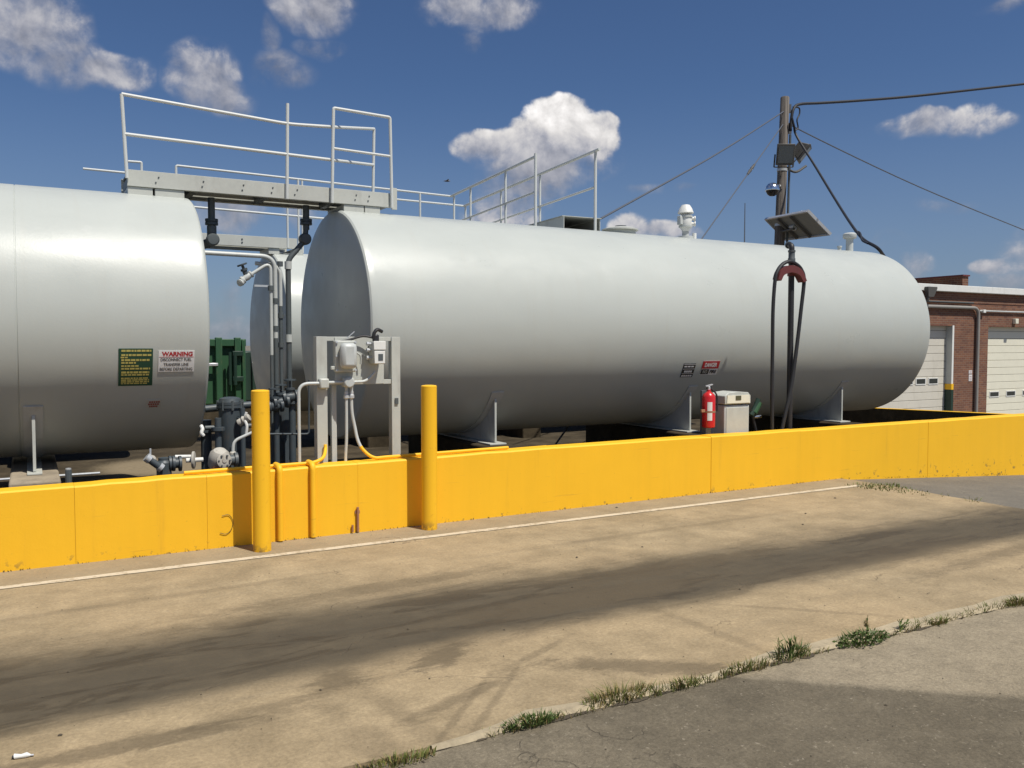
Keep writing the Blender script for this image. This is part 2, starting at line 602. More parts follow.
def concrete_mat():
    m, t, bs, co, geo = base_mat('tan_concrete')
    sp = t.new('ShaderNodeSeparateXYZ'); t.put(sp.inputs[0], geo)
    X, Y = sp.outputs[0], sp.outputs[1]
    n0 = t.noise(geo, .55, 3, .5)
    n1 = t.noise(geo, 2.2, 7, .62)
    n2 = t.noise(geo, 13, 8, .70)
    n3 = t.noise(geo, 60, 6, .75)
    drag = t.noise(t.scaled(geo, .30, 2.6, 1), 2.2, 7, .62, .6)       # wear drawn out along the lane
    col = t.mix(t.step(n1, .30, .70), (.268, .206, .122), (.372, .288, .174))
    col = t.mix(t.m('MULTIPLY', t.step(n0, .40, .65), .45), col, (.395, .29, .165))
    col = t.mix(t.m('MULTIPLY', t.step(drag, .52, .75), .40), col, (.25, .20, .13))
    col = t.mix(t.m('MULTIPLY', t.step(n2, .56, .74), .42), col, (.22, .175, .115))
    col = t.mix(t.m('MULTIPLY', t.step(n2, .42, .25), .25), col, (.52, .44, .31))
    n4 = t.noise(geo, 5.5, 8, .72)
    col = t.mul(col, t.m('MULTIPLY_ADD', t.m('SUBTRACT', n4, .5), .75, 1.0))
    n5 = t.noise(geo, 34, 6, .7)
    col = t.mul(col, t.m('MULTIPLY_ADD', t.m('SUBTRACT', n5, .5), .55, 1.0))
    col = t.mul(col, t.m('MULTIPLY_ADD', t.m('SUBTRACT', n3, .5), 1.1, 1.0))
    # gutter strip between line and wall is greyer
    col = t.mix(t.m('MULTIPLY', t.step(Y, 6.15, 6.45), t.m('MULTIPLY', n1, .75)), col, (.24, .205, .145))
    # oil band down the middle of the lane

    def track(pts):
        nd = t.new('ShaderNodeValToRGB')
        el = nd.color_ramp.elements
        for k_, (px_, v_) in enumerate(pts):
            e_ = el[k_] if k_ < 2 else el.new(0)
            e_.position = (px_ + 4) / 14
            e_.color = (v_ / 8, v_ / 8, v_ / 8, 1)
        t.put(nd.inputs[0], t.m('DIVIDE', t.m('ADD', X, 4.0), 14.0))
        return t.m('MULTIPLY', nd.outputs[0], 8.0)

    wlow = t.m('MULTIPLY', t.m('SUBTRACT', t.noise(t.scaled(geo, .45, 1.0, 1), 1.6, 6, .62, .4), .5), .5)
    up_e = track([(-4, 5.1), (-.16, 5.08), (.6, 5.2), (1.38, 5.3), (2.75, 5.05), (4.5, 5.0), (6.3, 5.05), (8.4, 4.85), (10, 4.8)])
    lo_e = track([(-4, 3.9), (-.13, 3.82), (.66, 3.78), (1.66, 3.92), (2.45, 3.84), (3.65, 3.90), (4.35, 3.92), (6.2, 4.1), (7.0, 4.0), (10, 4.0)])
    b_up = t.step(t.m('SUBTRACT', t.m('ADD', Y, wlow), up_e), .28, -.42)
    b_lo = t.step(t.m('SUBTRACT', t.m('ADD', Y, t.m('MULTIPLY', wlow, .55)), lo_e), -.16, .14)
    band = t.m('MULTIPLY', b_up, b_lo)
    band = t.m('MULTIPLY', band, t.m('MULTIPLY_ADD', drag, .25, .84, clamp=True))
    col = t.mix(t.m('MULTIPLY', band, .97), col, t.mul(t.mix(0, (.072, .059, .040), (0, 0, 0)), t.m('MULTIPLY_ADD', n4, .6, .70)))
    dark = t.m('MULTIPLY', band, t.step(t.noise(t.scaled(geo, .5, 2.2, 1), 2.0, 8, .70, .8), .50, .57))
    col = t.mix(t.m('MULTIPLY', dark, .48), col, (.036, .027, .017))
    rags = t.noise(t.scaled(geo, 1.0, 2.6, 1), 6.5, 8, .74, .6)
    for (cx, cy, ra, rb, an, amt, soft) in (
            (1.22, 3.80, .16, .11, .5, .62, .5), (1.75, 3.83, .24, .10, .55, .70, .5), (.30, 3.57, .62, .075, -.02, .62, .6),
            (.95, 3.66, .5, .06, .15, .40, .7), (2.95, 4.30, 1.1, .19, .0, .70, .5), (3.9, 4.62, 1.0, .15, .05, .65, .5),
            (5.6, 4.10, 1.5, .22, .0, .45, .6), (1.15, 2.95, .10, .8, .12, .25, .6), (1.36, 3.05, .07, .7, .12, .28, .6),
            (2.60, 3.20, .62, .10, -.62, .62, .6), (1.65, 3.35, .45, .05, .35, .5, .7), (3.2, 3.45, .05, .55, .05, .25, .6),
            (1.9, 5.15, 1.2, .12, .05, .45, .6), (1.55, 3.2, .50, .022, .80, .35, .6), (1.72, 3.22, .50, .022, .80, .35, .6), (2.15, 3.62, .45, .03, .45, .32, .6), (3.9, 3.5, .60, .03, -.75, .26, .6), (.75, 5.6, 1.3, .05, .04, .25, .6), (4.6, 5.6, 1.6, .05, .02, .25, .6), (6.6, 3.75, 1.6, .10, .1, .45, .6)):
        e = ellipse(t, X, Y, rags, cx, cy, ra, rb, an, soft, 2.4)
        col = t.mix(t.m('MULTIPLY', e, amt), col, (.095, .073, .045))
    # fine cracks
    vo = t.new('ShaderNodeTexVoronoi', feature='DISTANCE_TO_EDGE')
    wv_ = t.new('ShaderNodeVectorMath', operation='ADD')
    t.put(wv_.inputs[0], geo)
    nc = t.new('ShaderNodeTexNoise'); t.put(nc.inputs['Vector'], geo); nc.inputs['Scale'].default_value = 3.0
    nc.inputs['Detail'].default_value = 6
    t.put(wv_.inputs[1], t.mul(nc.outputs[1], .6))
    t.put(vo.inputs['Vector'], wv_.outputs[0]); vo.inputs['Scale'].default_value = .42
    crack = t.m('MULTIPLY', t.step(vo.outputs['Distance'], .004, .001), t.step(n1, .50, .60))
    col = t.mix(t.m('MULTIPLY', crack, .35), col, (.09, .07, .05))
    t.put(bs.inputs['Base Color'], col)
    t.put(bs.inputs['Roughness'], t.m('SUBTRACT', .88, t.m('MULTIPLY', dark, .18)))
    bs.inputs['Specular IOR Level'].default_value = .3
    h = t.m('ADD', t.m('MULTIPLY', n2, .7), t.m('MULTIPLY', n3, .5))
    h = t.m('SUBTRACT', h, t.m('MULTIPLY', crack, .8))
    bump(t, bs, h, .55, .010)
    return m


def asphalt_mat():
    m, t, bs, co, geo = base_mat('worn_asphalt')
    sp = t.new('ShaderNodeSeparateXYZ'); t.put(sp.inputs[0], geo)
    X, Y = sp.outputs[0], sp.outputs[1]
    n1 = t.noise(geo, 1.7, 7, .62)
    n2 = t.noise(geo, 11, 8, .7)
    n3 = t.noise(geo, 70, 6, .75)
    col = t.mix(t.step(n1, .32, .68), (.150, .125, .085), (.235, .198, .138))
    col = t.mix(t.m('MULTIPLY', t.step(n2, .55, .70), .5), col, (.30, .26, .19))
    col = t.mix(t.m('MULTIPLY', t.step(n2, .45, .30), .5), col, (.10, .085, .062))
    # lighter worn apron on the right, dark patch with a clean edge on the left
    edge = t.m('ADD', t.m('MULTIPLY_ADD', t.m('SUBTRACT', X, 2.95), .88, t.m('SUBTRACT', Y, 2.86)), t.m('MULTIPLY', t.m('SUBTRACT', n2, .5), .12))
    patch = t.m('MULTIPLY', t.step(edge, .03, -.02), t.m('MULTIPLY_ADD', n1, .5, .45))
    apron = t.m('MULTIPLY', t.step(edge, -.02, .12), t.step(Y, 1.7, 2.4))
    near = t.step(X, 7.5, 6.0)
    col = t.mix(t.m('MULTIPLY', t.m('MULTIPLY', apron, near), .75), col, (.315, .262, .180))
    left = t.step(X, 2.2, 1.3)
    patch = t.m('MULTIPLY', patch, t.m('SUBTRACT', 1.0, t.m('MULTIPLY', left, .75)))
    col = t.mix(t.m('MULTIPLY', t.m('MULTIPLY', patch, near), .75), col, (.098, .082, .056))
    n4 = t.noise(geo, 5, 8, .74)
    col = t.mul(col, t.m('MULTIPLY_ADD', t.m('SUBTRACT', n4, .5), 1.0, 1.0))
    n5 = t.noise(geo, 38, 6, .72)
    col = t.mul(col, t.m('MULTIPLY_ADD', t.m('SUBTRACT', n5, .5), .8, 1.0))
    far = t.step(X, 6.5, 8.0)
    col = t.mix(t.m('MULTIPLY', far, .6), col, (.150, .142, .128))
    col = t.mul(col, t.m('MULTIPLY_ADD', t.m('SUBTRACT', n3, .5), 1.5, 1.0))
    col = t.mix(t.m('MULTIPLY', t.step(t.noise(geo, 42, 4, .6), .63, .70), .55), col, (.36, .31, .23))
    vo = t.new('ShaderNodeTexVoronoi', feature='DISTANCE_TO_EDGE')
    nc = t.new('ShaderNodeTexNoise'); t.put(nc.inputs['Vector'], geo); nc.inputs['Scale'].default_value = 4.0
    nc.inputs['Detail'].default_value = 6
    ad = t.new('ShaderNodeVectorMath', operation='ADD'); t.put(ad.inputs[0], geo); t.put(ad.inputs[1], t.mul(nc.outputs[1], .5))
    t.put(vo.inputs['Vector'], ad.outputs[0]); vo.inputs['Scale'].default_value = .9
    crack = t.m('MULTIPLY', t.step(vo.outputs['Distance'], .008, .001), t.step(n1, .52, .62))
    col = t.mix(t.m('MULTIPLY', crack, .45), col, (.045, .037, .027))
    t.put(bs.inputs['Base Color'], col)
    bs.inputs['Roughness'].default_value = .9
    bs.inputs['Specular IOR Level'].default_value = .3
    h = t.m('SUBTRACT', t.m('ADD', t.m('MULTIPLY', n2, .8), t.m('MULTIPLY', n3, .8)), t.m('MULTIPLY', crack, .8))
    bump(t, bs, h, .7, .012)
    return m


def line_mat():
    m, t, bs, co, geo = base_mat('worn_white_line')
    n = t.noise(geo, 16, 7, .7)
    n1 = t.noise(geo, 2, 4, .6)
    k = t.step(t.m('ADD', n, t.m('MULTIPLY', t.m('SUBTRACT', n1, .5), .5)), .50, .66)
    col = t.mix(t.m('MULTIPLY', k, .75), (.58, .50, .37), (.34, .27, .17))
    t.put(bs.inputs['Base Color'], col)
    bs.inputs['Roughness'].default_value = .85
    bump(t, bs, n, .3, .006)
    return m


def brick_mat():
    m, t, bs, co, geo = base_mat('red_brick')
    sp = t.new('ShaderNodeSeparateXYZ'); t.put(sp.inputs[0], geo)
    cb = t.new('ShaderNodeCombineXYZ')
    t.put(cb.inputs[0], t.m('ADD', sp.outputs[0], sp.outputs[1]))
    t.put(cb.inputs[1], sp.outputs[2])
    bt = t.new('ShaderNodeTexBrick')
    t.put(bt.inputs['Vector'], cb.outputs[0])
    bt.inputs['Scale'].default_value = 1.0
    bt.inputs['Brick Width'].default_value = .215
    bt.inputs['Row Height'].default_value = .0717
    bt.inputs['Mortar Size'].default_value = .0055
    bt.inputs['Mortar Smooth'].default_value = .1
    bt.inputs['Bias'].default_value = -.1
    bt.inputs['Color1'].default_value = (.205, .088, .048, 1)
    bt.inputs['Color2'].default_value = (.125, .050, .034, 1)
    bt.inputs['Mortar'].default_value = (.24, .18, .13, 1)
    n = t.noise(geo, 1.2, 5, .6)
    col = t.mul(bt.outputs[0], t.m('MULTIPLY_ADD', n, .7, .65))
    t.put(bs.inputs['Base Color'], col)
    bs.inputs['Roughness'].default_value = .9
    bump(t, bs, t.m('SUBTRACT', 1.0, bt.outputs[1]), .6, .012)
    return m


def pad_mat():
    m, t, bs, co, geo = base_mat('stained_pad_concrete')
    n1 = t.noise(geo, 2.5, 6, .62)
    n2 = t.noise(geo, 25, 6, .7)
    col = t.mix(t.step(n1, .3, .7), (.20, .165, .12), (.36, .30, .215))
    col = t.mix(t.m('MULTIPLY', t.step(n2, .55, .72), .5), col, (.12, .10, .075))
    t.put(bs.inputs['Base Color'], col)
    bs.inputs['Roughness'].default_value = .9
    bump(t, bs, n2, .5, .01)
    return m




def floor_mat():
    m, t, bs, co, geo = base_mat('floor_painted_shade')
    sp = t.new('ShaderNodeSeparateXYZ'); t.put(sp.inputs[0], geo)
    n1 = t.noise(geo, 2.2, 6, .65)
    n2 = t.noise(geo, 18, 6, .7)
    col = t.mix(t.step(n1, .35, .7), (.042, .033, .021), (.085, .067, .043))  # dark base colour stands for the shade under the tanks
    e = ellipse(t, sp.outputs[0], sp.outputs[1], n2, 1.45, 11.7, .80, .9, 0, .4, .9)  # pool of sunlight from the tank gap, painted into the floor colour
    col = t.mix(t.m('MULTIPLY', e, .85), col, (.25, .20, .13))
    col = t.mul(col, t.m('MULTIPLY_ADD', n2, .8, .6))
    t.put(bs.inputs['Base Color'], col)
    bs.inputs['Roughness'].default_value = .95
    bs.inputs['Specular IOR Level'].default_value = .15
    bump(t, bs, n2, .5, .01)
    return m


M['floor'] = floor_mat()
M['concrete'] = concrete_mat()
M['asphalt'] = asphalt_mat()
M['line'] = line_mat()
M['brick'] = brick_mat()
M['pad'] = pad_mat()
M['lip'] = paint('pale_concrete_lip', (.375, .31, .205), .9, var=.4, scale=6, dirt=(.22, .18, .12), dirt_amt=.6, bmp=.5, bscale=40)


# ------------------------------------------------------------------ ground
SLAB_X = 8.12
JOINT_Y = 3.0
WALL_Y = 6.76


def gz(x):
    if x < SLAB_X:
        return 0.0
    if x < 24:
        return -(x - SLAB_X) * .0585
    return -(24 - SLAB_X) * .0585


def sheet(xs, ys, zf):
    mb = MB()
    n = len(ys)
    for x in xs:
        for y in ys:
            mb.v.append(Vector((x, y, zf(x, y))))
    for i in range(len(xs) - 1):
        for j in range(n - 1):
            a = i * n + j
            mb.f.append((a, a + n, a + n + 1, a + 1))
    return mb


def ground_z(x, y):
    z = gz(x) - .014
    if y < JOINT_Y:       # right-hand slope belongs to the yard behind the lane; the near apron is flat
        k = max(0.0, min(1.0, (y - 0) / 3.0))
        z = -.014 + (z + .014) * k if y > 0 else -.014
    return z


gx = [-3000, -800, -200, -60, -20, -8, 0, 4, SLAB_X, 10, 14, 18, 24, 40, 120, 500, 3000]
gy = [-3000, -600, -100, -20, 0, 1.5, JOINT_Y, 6, 12, 20, 40, 120, 500, 3000]
solo('ground', sheet(gx, gy, ground_z), M['asphalt'], kind='structure', smooth=0)


def jag(n, amp):
    v, out = 0, []
    for i in range(n):
        v = .7 * v + random.uniform(-amp, amp)
        out.append(v)
    return out


# concrete lane slab with slightly broken edges
N = 150
xs = [-16 + (SLAB_X + 16) * i / (N - 1) for i in range(N)]
je = jag(N, .010)
poly = [(x, JOINT_Y + je[i], 0) for i, x in enumerate(xs)]
ee = jag(30, .012)
poly += [(SLAB_X + ee[i] + .004 * i, JOINT_Y + (WALL_Y - JOINT_Y) * (i + 1) / 31, 0) for i in range(30)]
poly += [(SLAB_X + .05, WALL_Y + .05, 0), (-16, WALL_Y + .05, 0)]
mb = MB()
mb.prism([(p[0], p[1], -.15) for p in poly], (0, 0, .15))
solo('concrete_lane', mb, M['concrete'], kind='structure', smooth=0)
# pale broken lip of the slab along the joint
mb = MB()
je2 = jag(N, .012)
v0 = []
for i, x in enumerate(xs):
    w = max(.004, (.040 if x > 1.7 else .018) + je2[i] * 2.2 + .02 * max(0, min(1, (x - 2.2) * .6)))
    w *= max(.05, min(1, (x - 1.30) / .5))
    a = JOINT_Y + je[i]
    v0 += [(x, a - .03 + je2[i] * .5, -.012), (x, a - .012, .003 + .004 * (je2[i] > 0)), (x, a + w, .0025)]
mb.add(v0, [(i * 3 + k, i * 3 + 3 + k, i * 3 + 4 + k, i * 3 + 1 + k) for i in range(N - 1) for k in (0, 1) if xs[i] > 1.30])
solo('slab_lip', mb, M['lip'], kind='structure', smooth=0, recalc=False)
# painted line
mb = MB()
v0 = []
NL = 120
for i in range(NL):
    x = -14 + (7.95 + 14) * i / (NL - 1)
    v0 += [(x, 6.275 + random.uniform(-.004, .004), .004), (x, 6.352 + random.uniform(-.004, .004), .004)]
mb.add(v0, [(2 * i, 2 * i + 2, 2 * i + 3, 2 * i + 1) for i in range(NL - 1)])
solo('white_line', mb, M['line'], kind='structure', smooth=0, recalc=False)
# floor inside the containment
END_X = 12.5
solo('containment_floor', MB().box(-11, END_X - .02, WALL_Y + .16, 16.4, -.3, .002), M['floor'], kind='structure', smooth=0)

# ------------------------------------------------------------------ containment wall
WT = .19


def wtop(x):
    return .595 if x > 4.2 else max(.50, .595 - (4.2 - x) * .0098)


wall = thing('containment_wall', 'low yellow painted concrete wall running along the lane in front of the tanks', 'wall', (2, WALL_Y, 0))
joints = [-11, -5.2, -2.3, at(75, 520, y=WALL_Y).x, at(207, 500, y=WALL_Y).x, at(358, 500, y=WALL_Y).x, at(556, 480, y=WALL_Y).x,
          at(711, 470, y=WALL_Y).x, at(800, 460, y=WALL_Y).x, at(928, 450, y=WALL_Y).x, END_X]
for i in range(len(joints) - 1):
    a, b = joints[i] + .0010, joints[i + 1] - .0010
    off = random.uniform(-.0025, .0025)
    nseg = 8
    mb = MB()
    # each cast length follows the ground below it; top arris slightly uneven
    vs = []
    for k in range(nseg + 1):
        x = a + (b - a) * k / nseg
        top = wtop(x) + random.uniform(-.003, .003)
        vs += [(x, WALL_Y + off, -1.0), (x, WALL_Y + off, top - .012), (x, WALL_Y + off + .012, top), (x, WALL_Y + WT - .012, top), (x, WALL_Y + WT, top - .012), (x, WALL_Y + WT, -1.0)]
    fs = []
    for k in range(nseg):
        for q in range(5):
            p = k * 6 + q
            fs.append((p, p + 6, p + 7, p + 1))
    fs.append(tuple(range(6)))
    fs.append(tuple(nseg * 6 + q for q in reversed(range(6))))
    mb.add(vs, fs)
    part('wall_panel', mb, M['yellow'], wall, smooth=30)
part('wall_core', MB().box(-11, END_X - .02, WALL_Y + .008, WALL_Y + WT - .008, -.9, .50), M['yellow'], wall, smooth=0)
mb = MB()
ztop = lambda y: .548 - (y - WALL_Y) * .024
for q in range(4):
    y0 = WALL_Y + WT + .004 + (16.4 - WALL_Y - WT) * q / 4
    y1 = WALL_Y + WT + .004 + (16.4 - WALL_Y - WT) * (q + 1) / 4 - .005
    mb = MB()
    mb.prism([(END_X - .1, y0, -1.2), (END_X - .1, y1, -1.2), (END_X - .1, y1, ztop(y1)), (END_X - .1, y0, ztop(y0))], (.1, 0, 0))
    part('wall_panel', mb, M['floor'], wall, label='end wall length coloured dark for its shaded inner face')  # shade on the yellow inner face is put into this dark colour
    mb = MB()
    mb.prism([(END_X - .105, y0, ztop(y0) + .001), (END_X - .105, y1, ztop(y1) + .001), (END_X - .105, y1, ztop(y1) + .010), (END_X - .105, y0, ztop(y0) + .010)], (.11, 0, 0))
    part('wall_coat', mb, M['yellow'], wall, bevel=.004)
part('wall_panel', MB().box(-11, END_X, 16.41, 16.61, -1.2, .40), M['floor'], wall, bevel=.01)  # back wall coloured dark like a shaded face
part('wall_panel', MB().box(-11.21, -11.004, WALL_Y, 16.6, -.5, .59), M['yellow'], wall, bevel=.01)

# conduits clipped to the wall, painted with it
CT = WALL_Y + .10
mb = MB()
p = [at(280, 470.5, y=WALL_Y - .026), at(282, 540, y=WALL_Y - .026)]
for nm, px in (('conduit', 280), ('conduit', 313)):
    x = at(px, 500, y=WALL_Y - .026).x
    mb = MB()
    mb.tube(fillet([(x, CT, wtop(x) + .024), (x, WALL_Y - .028, wtop(x) + .024), (x, WALL_Y - .028, .01)], .05), .024, 12)
    solo(nm, mb, M['yellow'], (x, WALL_Y - .03, 0), label=('yellow pipe running down the wall just right of the left bollard' if px == 280 else 'yellow pipe running down the wall below the electrical rack'),
         cat='pipe', group='yellow pipes on the wall face')
x = at(357, 515, y=WALL_Y).x
mb = MB()
mb.tube([(x, WALL_Y - .02, .01), (x, WALL_Y - .02, .215)], .011, 8)
mb.tube([(x - .045, WALL_Y - .018, .01), (x - .045, WALL_Y - .018, .07)], .009, 8)
mb.box(x - .02, x + .02, WALL_Y - .012, WALL_Y - .001, .16, .185)
solo('stub_pipe', mb, M['rust'], (x, WALL_Y - .02, 0), label='short rusty rod standing against the wall foot between the bollards', cat='pipe')
# little snagged wire on the wall left of the bollard
q = [at(212 + dx, dy, y=WALL_Y - .008) for dx, dy in ((8, 533), (14, 534), (19, 530), (21, 522), (17, 515), (10, 516))]
solo('snagged_wire', MB().tube(curve(q, 5), .0022, 5), M['black'], q[0], label='thin bent wire scrap hanging on the wall left of the left bollard', cat='wire')


# ------------------------------------------------------------------ bollards
def make_bollard(loc, label):
    t_ = thing('bollard', label, 'bollard', loc, 'yellow steel bollards')
    x, y, z = loc
    r = .0665
    part('post', MB().lathe([(r, -.2), (r, 1.200)], (x, y, 0), n=40), M['yellow_post'], t_)
    part('cap', MB().lathe([(r + .0004, 1.2005), (r - .0005, 1.207), (r - .006, 1.212), (r * .5, 1.216), (0, 1.217)], (x, y, 0), n=40), M['yellow_post'], t_)
    return t_


B1 = (at(261, 552, z=0).x + .02, 6.515, 0)
B2 = (at(430, 531, z=0).x + .03, 6.595, 0)
b1 = make_bollard(B1, 'left yellow bollard in front of the wall, beside the two wall pipes')
b2 = b1.copy()
C.objects.link(b2)
b2.location = B2
b2['label'] = 'right yellow bollard in front of the wall, by the long tank'
for ch in list(b1.children):
    c = ch.copy()
    C.objects.link(c)
    c.parent = b2

# ------------------------------------------------------------------ tanks
TR, TY, TZ = 1.22, 9.0, 1.76


def tank_shell(mb, x0, x1, y, z, seams):
    prof = [(0, x0 - .050), (.3, x0 - .048), (.6, x0 - .040), (.9, x0 - .024), (1.10, x0 - .008), (TR - .045, x0 + .001), (TR - .018, x0 + .008), (TR - .004, x0 + .024), (TR, x0 + .045), (TR, x0 + .09)]
    for s in sorted(seams):
        prof += [(TR, s - .0055), (TR - .005, s - .004), (TR - .005, s + .004), (TR, s + .0055)]
    prof += [(TR, x1 - .09), (TR, x1 - .045), (TR - .004, x1 - .024), (TR - .018, x1 - .008), (TR - .045, x1 - .001), (1.10, x1 + .008), (.9, x1 + .024), (.6, x1 + .040), (0, x1 + .05)]
    return mb.lathe(prof, (0, y, z), (1, 0, 0), n=160)


def tank(label, x0, x1, y, z, seams, saddles, weldmat='tank'):
    t_ = thing('storage_tank', label, 'tank', ((x0 + x1) / 2, y, 0), 'horizontal storage tanks')
    part('shell', tank_shell(MB(), x0, x1, y, z, seams), M['tank'], t_, smooth=28)
    for sx_ in saddles:
        # steel saddle: web plate cut to the shell, wear plate, front and rear flange, base plate
        yf, yb = y - .94, y + .94
        ang = math.acos(.94 / (TR + .012))
        arc = []
        K = 24
        for k in range(K + 1):
            a = -ang - (math.pi - 2 * ang) * k / K
            arc.append((sx_ - .008, y - (TR + .012) * math.cos(a), z + (TR + .012) * math.sin(a)))
        web = [(sx_ - .008, yb, .506), (sx_ - .008, yf, .506)] + arc
        s_ = part('saddle', MB().prism(web, (.016, 0, 0)), M['saddle'], t_)
        mb = MB()
        vs, fs = [], []
        a0 = -(ang - R(5))
        a1 = -(math.pi - ang + R(5))
        for k in range(31):
            a = a0 + (a1 - a0) * k / 30
            for rr in (TR + .001, TR + .011):
                for dx in (-.072, .072):
                    vs.append((sx_ + dx, y - rr * math.cos(a), z + rr * math.sin(a)))
        for k in range(30):
            b = 4 * k
            for (p, q_) in ((0, 1), (1, 3), (3, 2), (2, 0)):
                fs.append((b + p, b + q_, b + 4 + q_, b + 4 + p))
        fs += [(0, 1, 3, 2), (120, 122, 123, 121)]
        mb.add(vs, fs)
        part('wear_plate', mb, M['saddle'], s_)
        zt = z - (TR + .015) * math.sin(ang)
        part('flange', MB().box(sx_ - .012, sx_ + .012, yf - .010, yf - .001, .508, zt + .01), M['grey_paint'], s_, bevel=.002)
        part('base_plate', MB().box(sx_ - (.055 if x0 < 0 else .10), sx_ + (.055 if x0 < 0 else .10), yf - .07, yb + .06, .488, .503), M['grey_paint'], s_, bevel=.002)
        part('pier', MB().box(sx_ - .18, sx_ + .18, yf - (.42 if y < 10 else .08), yb + .12, -.1, .485), M['pad' if (y < 10 and x0 < 0) else 'floor'], s_, bevel=.02)  # all but the left front piers get a darker colour to imitate shade
    return t_


XR0, XR1 = 2.84, 11.28
XL1 = 1.385
sadR = [4.335, 7.04, 9.76]
sadL = [.024, -2.70, -5.4]
tR = tank('long light grey storage tank in the middle, lit along its full length', XR0, XR1, TY, TZ, [], sadR)
tL = tank('light grey storage tank on the left, with green and white signs', -9.2, XL1, TY, TZ, [at(16, 300, y=7.8).x, -3.6], sadL)
t3 = tank('light grey storage tank behind, only its shaded end showing between the front tanks', 3.19, 11.6, 13.3, 1.74, [], [4.6, 7.3, 10.0])
shade_tank = tank('added storage tank, unseen behind the left front tank, shading the floor', -9.2, 1.35, 13.3, 1.74, [], [0, -2.7, -5.4])  # unseen tank added to cast shade on the floor


# ------------------------------------------------------------------ signs on the shells
def cyl_pt(x, th, dr):
    return Vector((x, TY - (TR + dr) * math.cos(th), TZ + (TR + dr) * math.sin(th)))


def cyl_hit(px, py):
    d = ray(px, py)
    a = d.y ** 2 + d.z ** 2
    oy, oz = -TY, CAM_H - TZ
    b = 2 * (oy * d.y + oz * d.z)
    c = oy * oy + oz * oz - TR * TR
    k = (-b - math.sqrt(b * b - 4 * a * c)) / (2 * a)
    p = Vector((0, 0, CAM_H)) + d * k
    return p.x, math.asin((p.z - TZ) / TR)


def patch(x0, x1, a0, a1, dr, n=8):      # curved plate lying on the shell with real thickness
    mb = MB()
    vs, fs = [], []
    for k in range(n + 1):
        a = a0 + (a1 - a0) * k / n
        vs += [cyl_pt(x0, a, dr), cyl_pt(x1, a, dr)]
    fs += [(2 * k, 2 * k + 1, 2 * k + 3, 2 * k + 2) for k in range(n)]
    m_ = len(vs)
    for k in range(n + 1):
        a = a0 + (a1 - a0) * k / n
        vs += [cyl_pt(x0, a, .0005), cyl_pt(x1, a, .0005)]
    fs += [(2 * k, 2 * k + 2, m_ + 2 * k + 2, m_ + 2 * k) for k in range(n)]
    fs += [(2 * k + 1, m_ + 2 * k + 1, m_ + 2 * k + 3, 2 * k + 3) for k in range(n)]
    fs += [(0, m_, m_ + 1, 1), (2 * n, 2 * n + 1, m_ + 2 * n + 1, m_ + 2 * n)]
    mb.add(vs, fs)
    return mb


def text_mesh(s, width, height, bold=.0):
    cu = bpy.data.curves.new('t', 'FONT')
    cu.body = s
    cu.size = 1
    cu.offset = bold
    cu.align_x = 'LEFT'
    o = bpy.data.objects.new('t', cu)
    C.objects.link(o)
    dg = bpy.context.evaluated_depsgraph_get()
    me = bpy.data.meshes.new_from_object(o.evaluated_get(dg))
    vs = [v.co.copy() for v in me.vertices]
    fs = [tuple(p.vertices) for p in me.polygons]
    bpy.data.objects.remove(o)
    bpy.data.curves.remove(cu)
    bpy.data.meshes.remove(me)
    x0 = min(v.x for v in vs); x1 = max(v.x for v in vs)
    y0 = min(v.y for v in vs); y1 = max(v.y for v in vs)
    return [((v.x - x0) / (x1 - x0) * width, (v.y - y0) / (y1 - y0) * height) for v in vs], fs


def cyl_text(parent, s, m, x0, x1, a0, a1, dr, bold=.02):
    vs, fs = text_mesh(s, x1 - x0, a1 - a0, bold)
    mb = MB()
    mb.add([cyl_pt(x0 + u, a0 + v, dr) for u, v in vs], fs)
    return part('lettering', mb, m, parent, smooth=0, recalc=False)


def sign(label, x0, x1, a0, a1, m, name='sign'):
    t_ = thing(name, label, 'sign', cyl_pt((x0 + x1) / 2, (a0 + a1) / 2, .004))
    part('plate', patch(x0, x1, a0, a1, .004), m, t_, smooth=60)
    return t_


# green notice: rows of yellow print
gx0, ga1 = cyl_hit(118.5, 348.5)
gx1, _ = cyl_hit(153, 348)
_, ga0 = cyl_hit(135, 385.5)
sg = sign('dark green notice full of yellow print on the left tank', gx0, gx1, ga0, ga1, M['sign_green'])
mb = MB()
W_, H_ = gx1 - gx0, ga1 - ga0
rows = [(.92, .05, .08, .95, 5), (.81, .05, .08, .95, 5), (.755, .035, .06, .28, 2), (.68, .05, .08, .90, 5), (.61, .045, .08, .50, 3), (.53, .04, .08, .58, 3), (.455, .045, .08, .92, 6),
        (.35, .055, .08, .90, 6), (.29, .04, .08, .90, 6), (.20, .035, .08, .88, 8), (.15, .035, .08, .90, 8), (.10, .035, .08, .90, 8), (.055, .03, .08, .84, 8)]
for (v, h, u0, u1, nw) in rows:
    u = u0
    while u < u1:
        w = random.uniform(.05, .16)
        e = min(u + w, u1)
        pm = [cyl_pt(gx0 + W_ * a, ga0 + H_ * b, .0055) for a, b in ((u, v), (e, v), (e, v + h), (u, v + h))]
        mb.add(pm, [(0, 1, 2, 3)])
        u = e + .022
part('printed_rows', mb, M['sign_yellow'], sg, smooth=0, recalc=False)
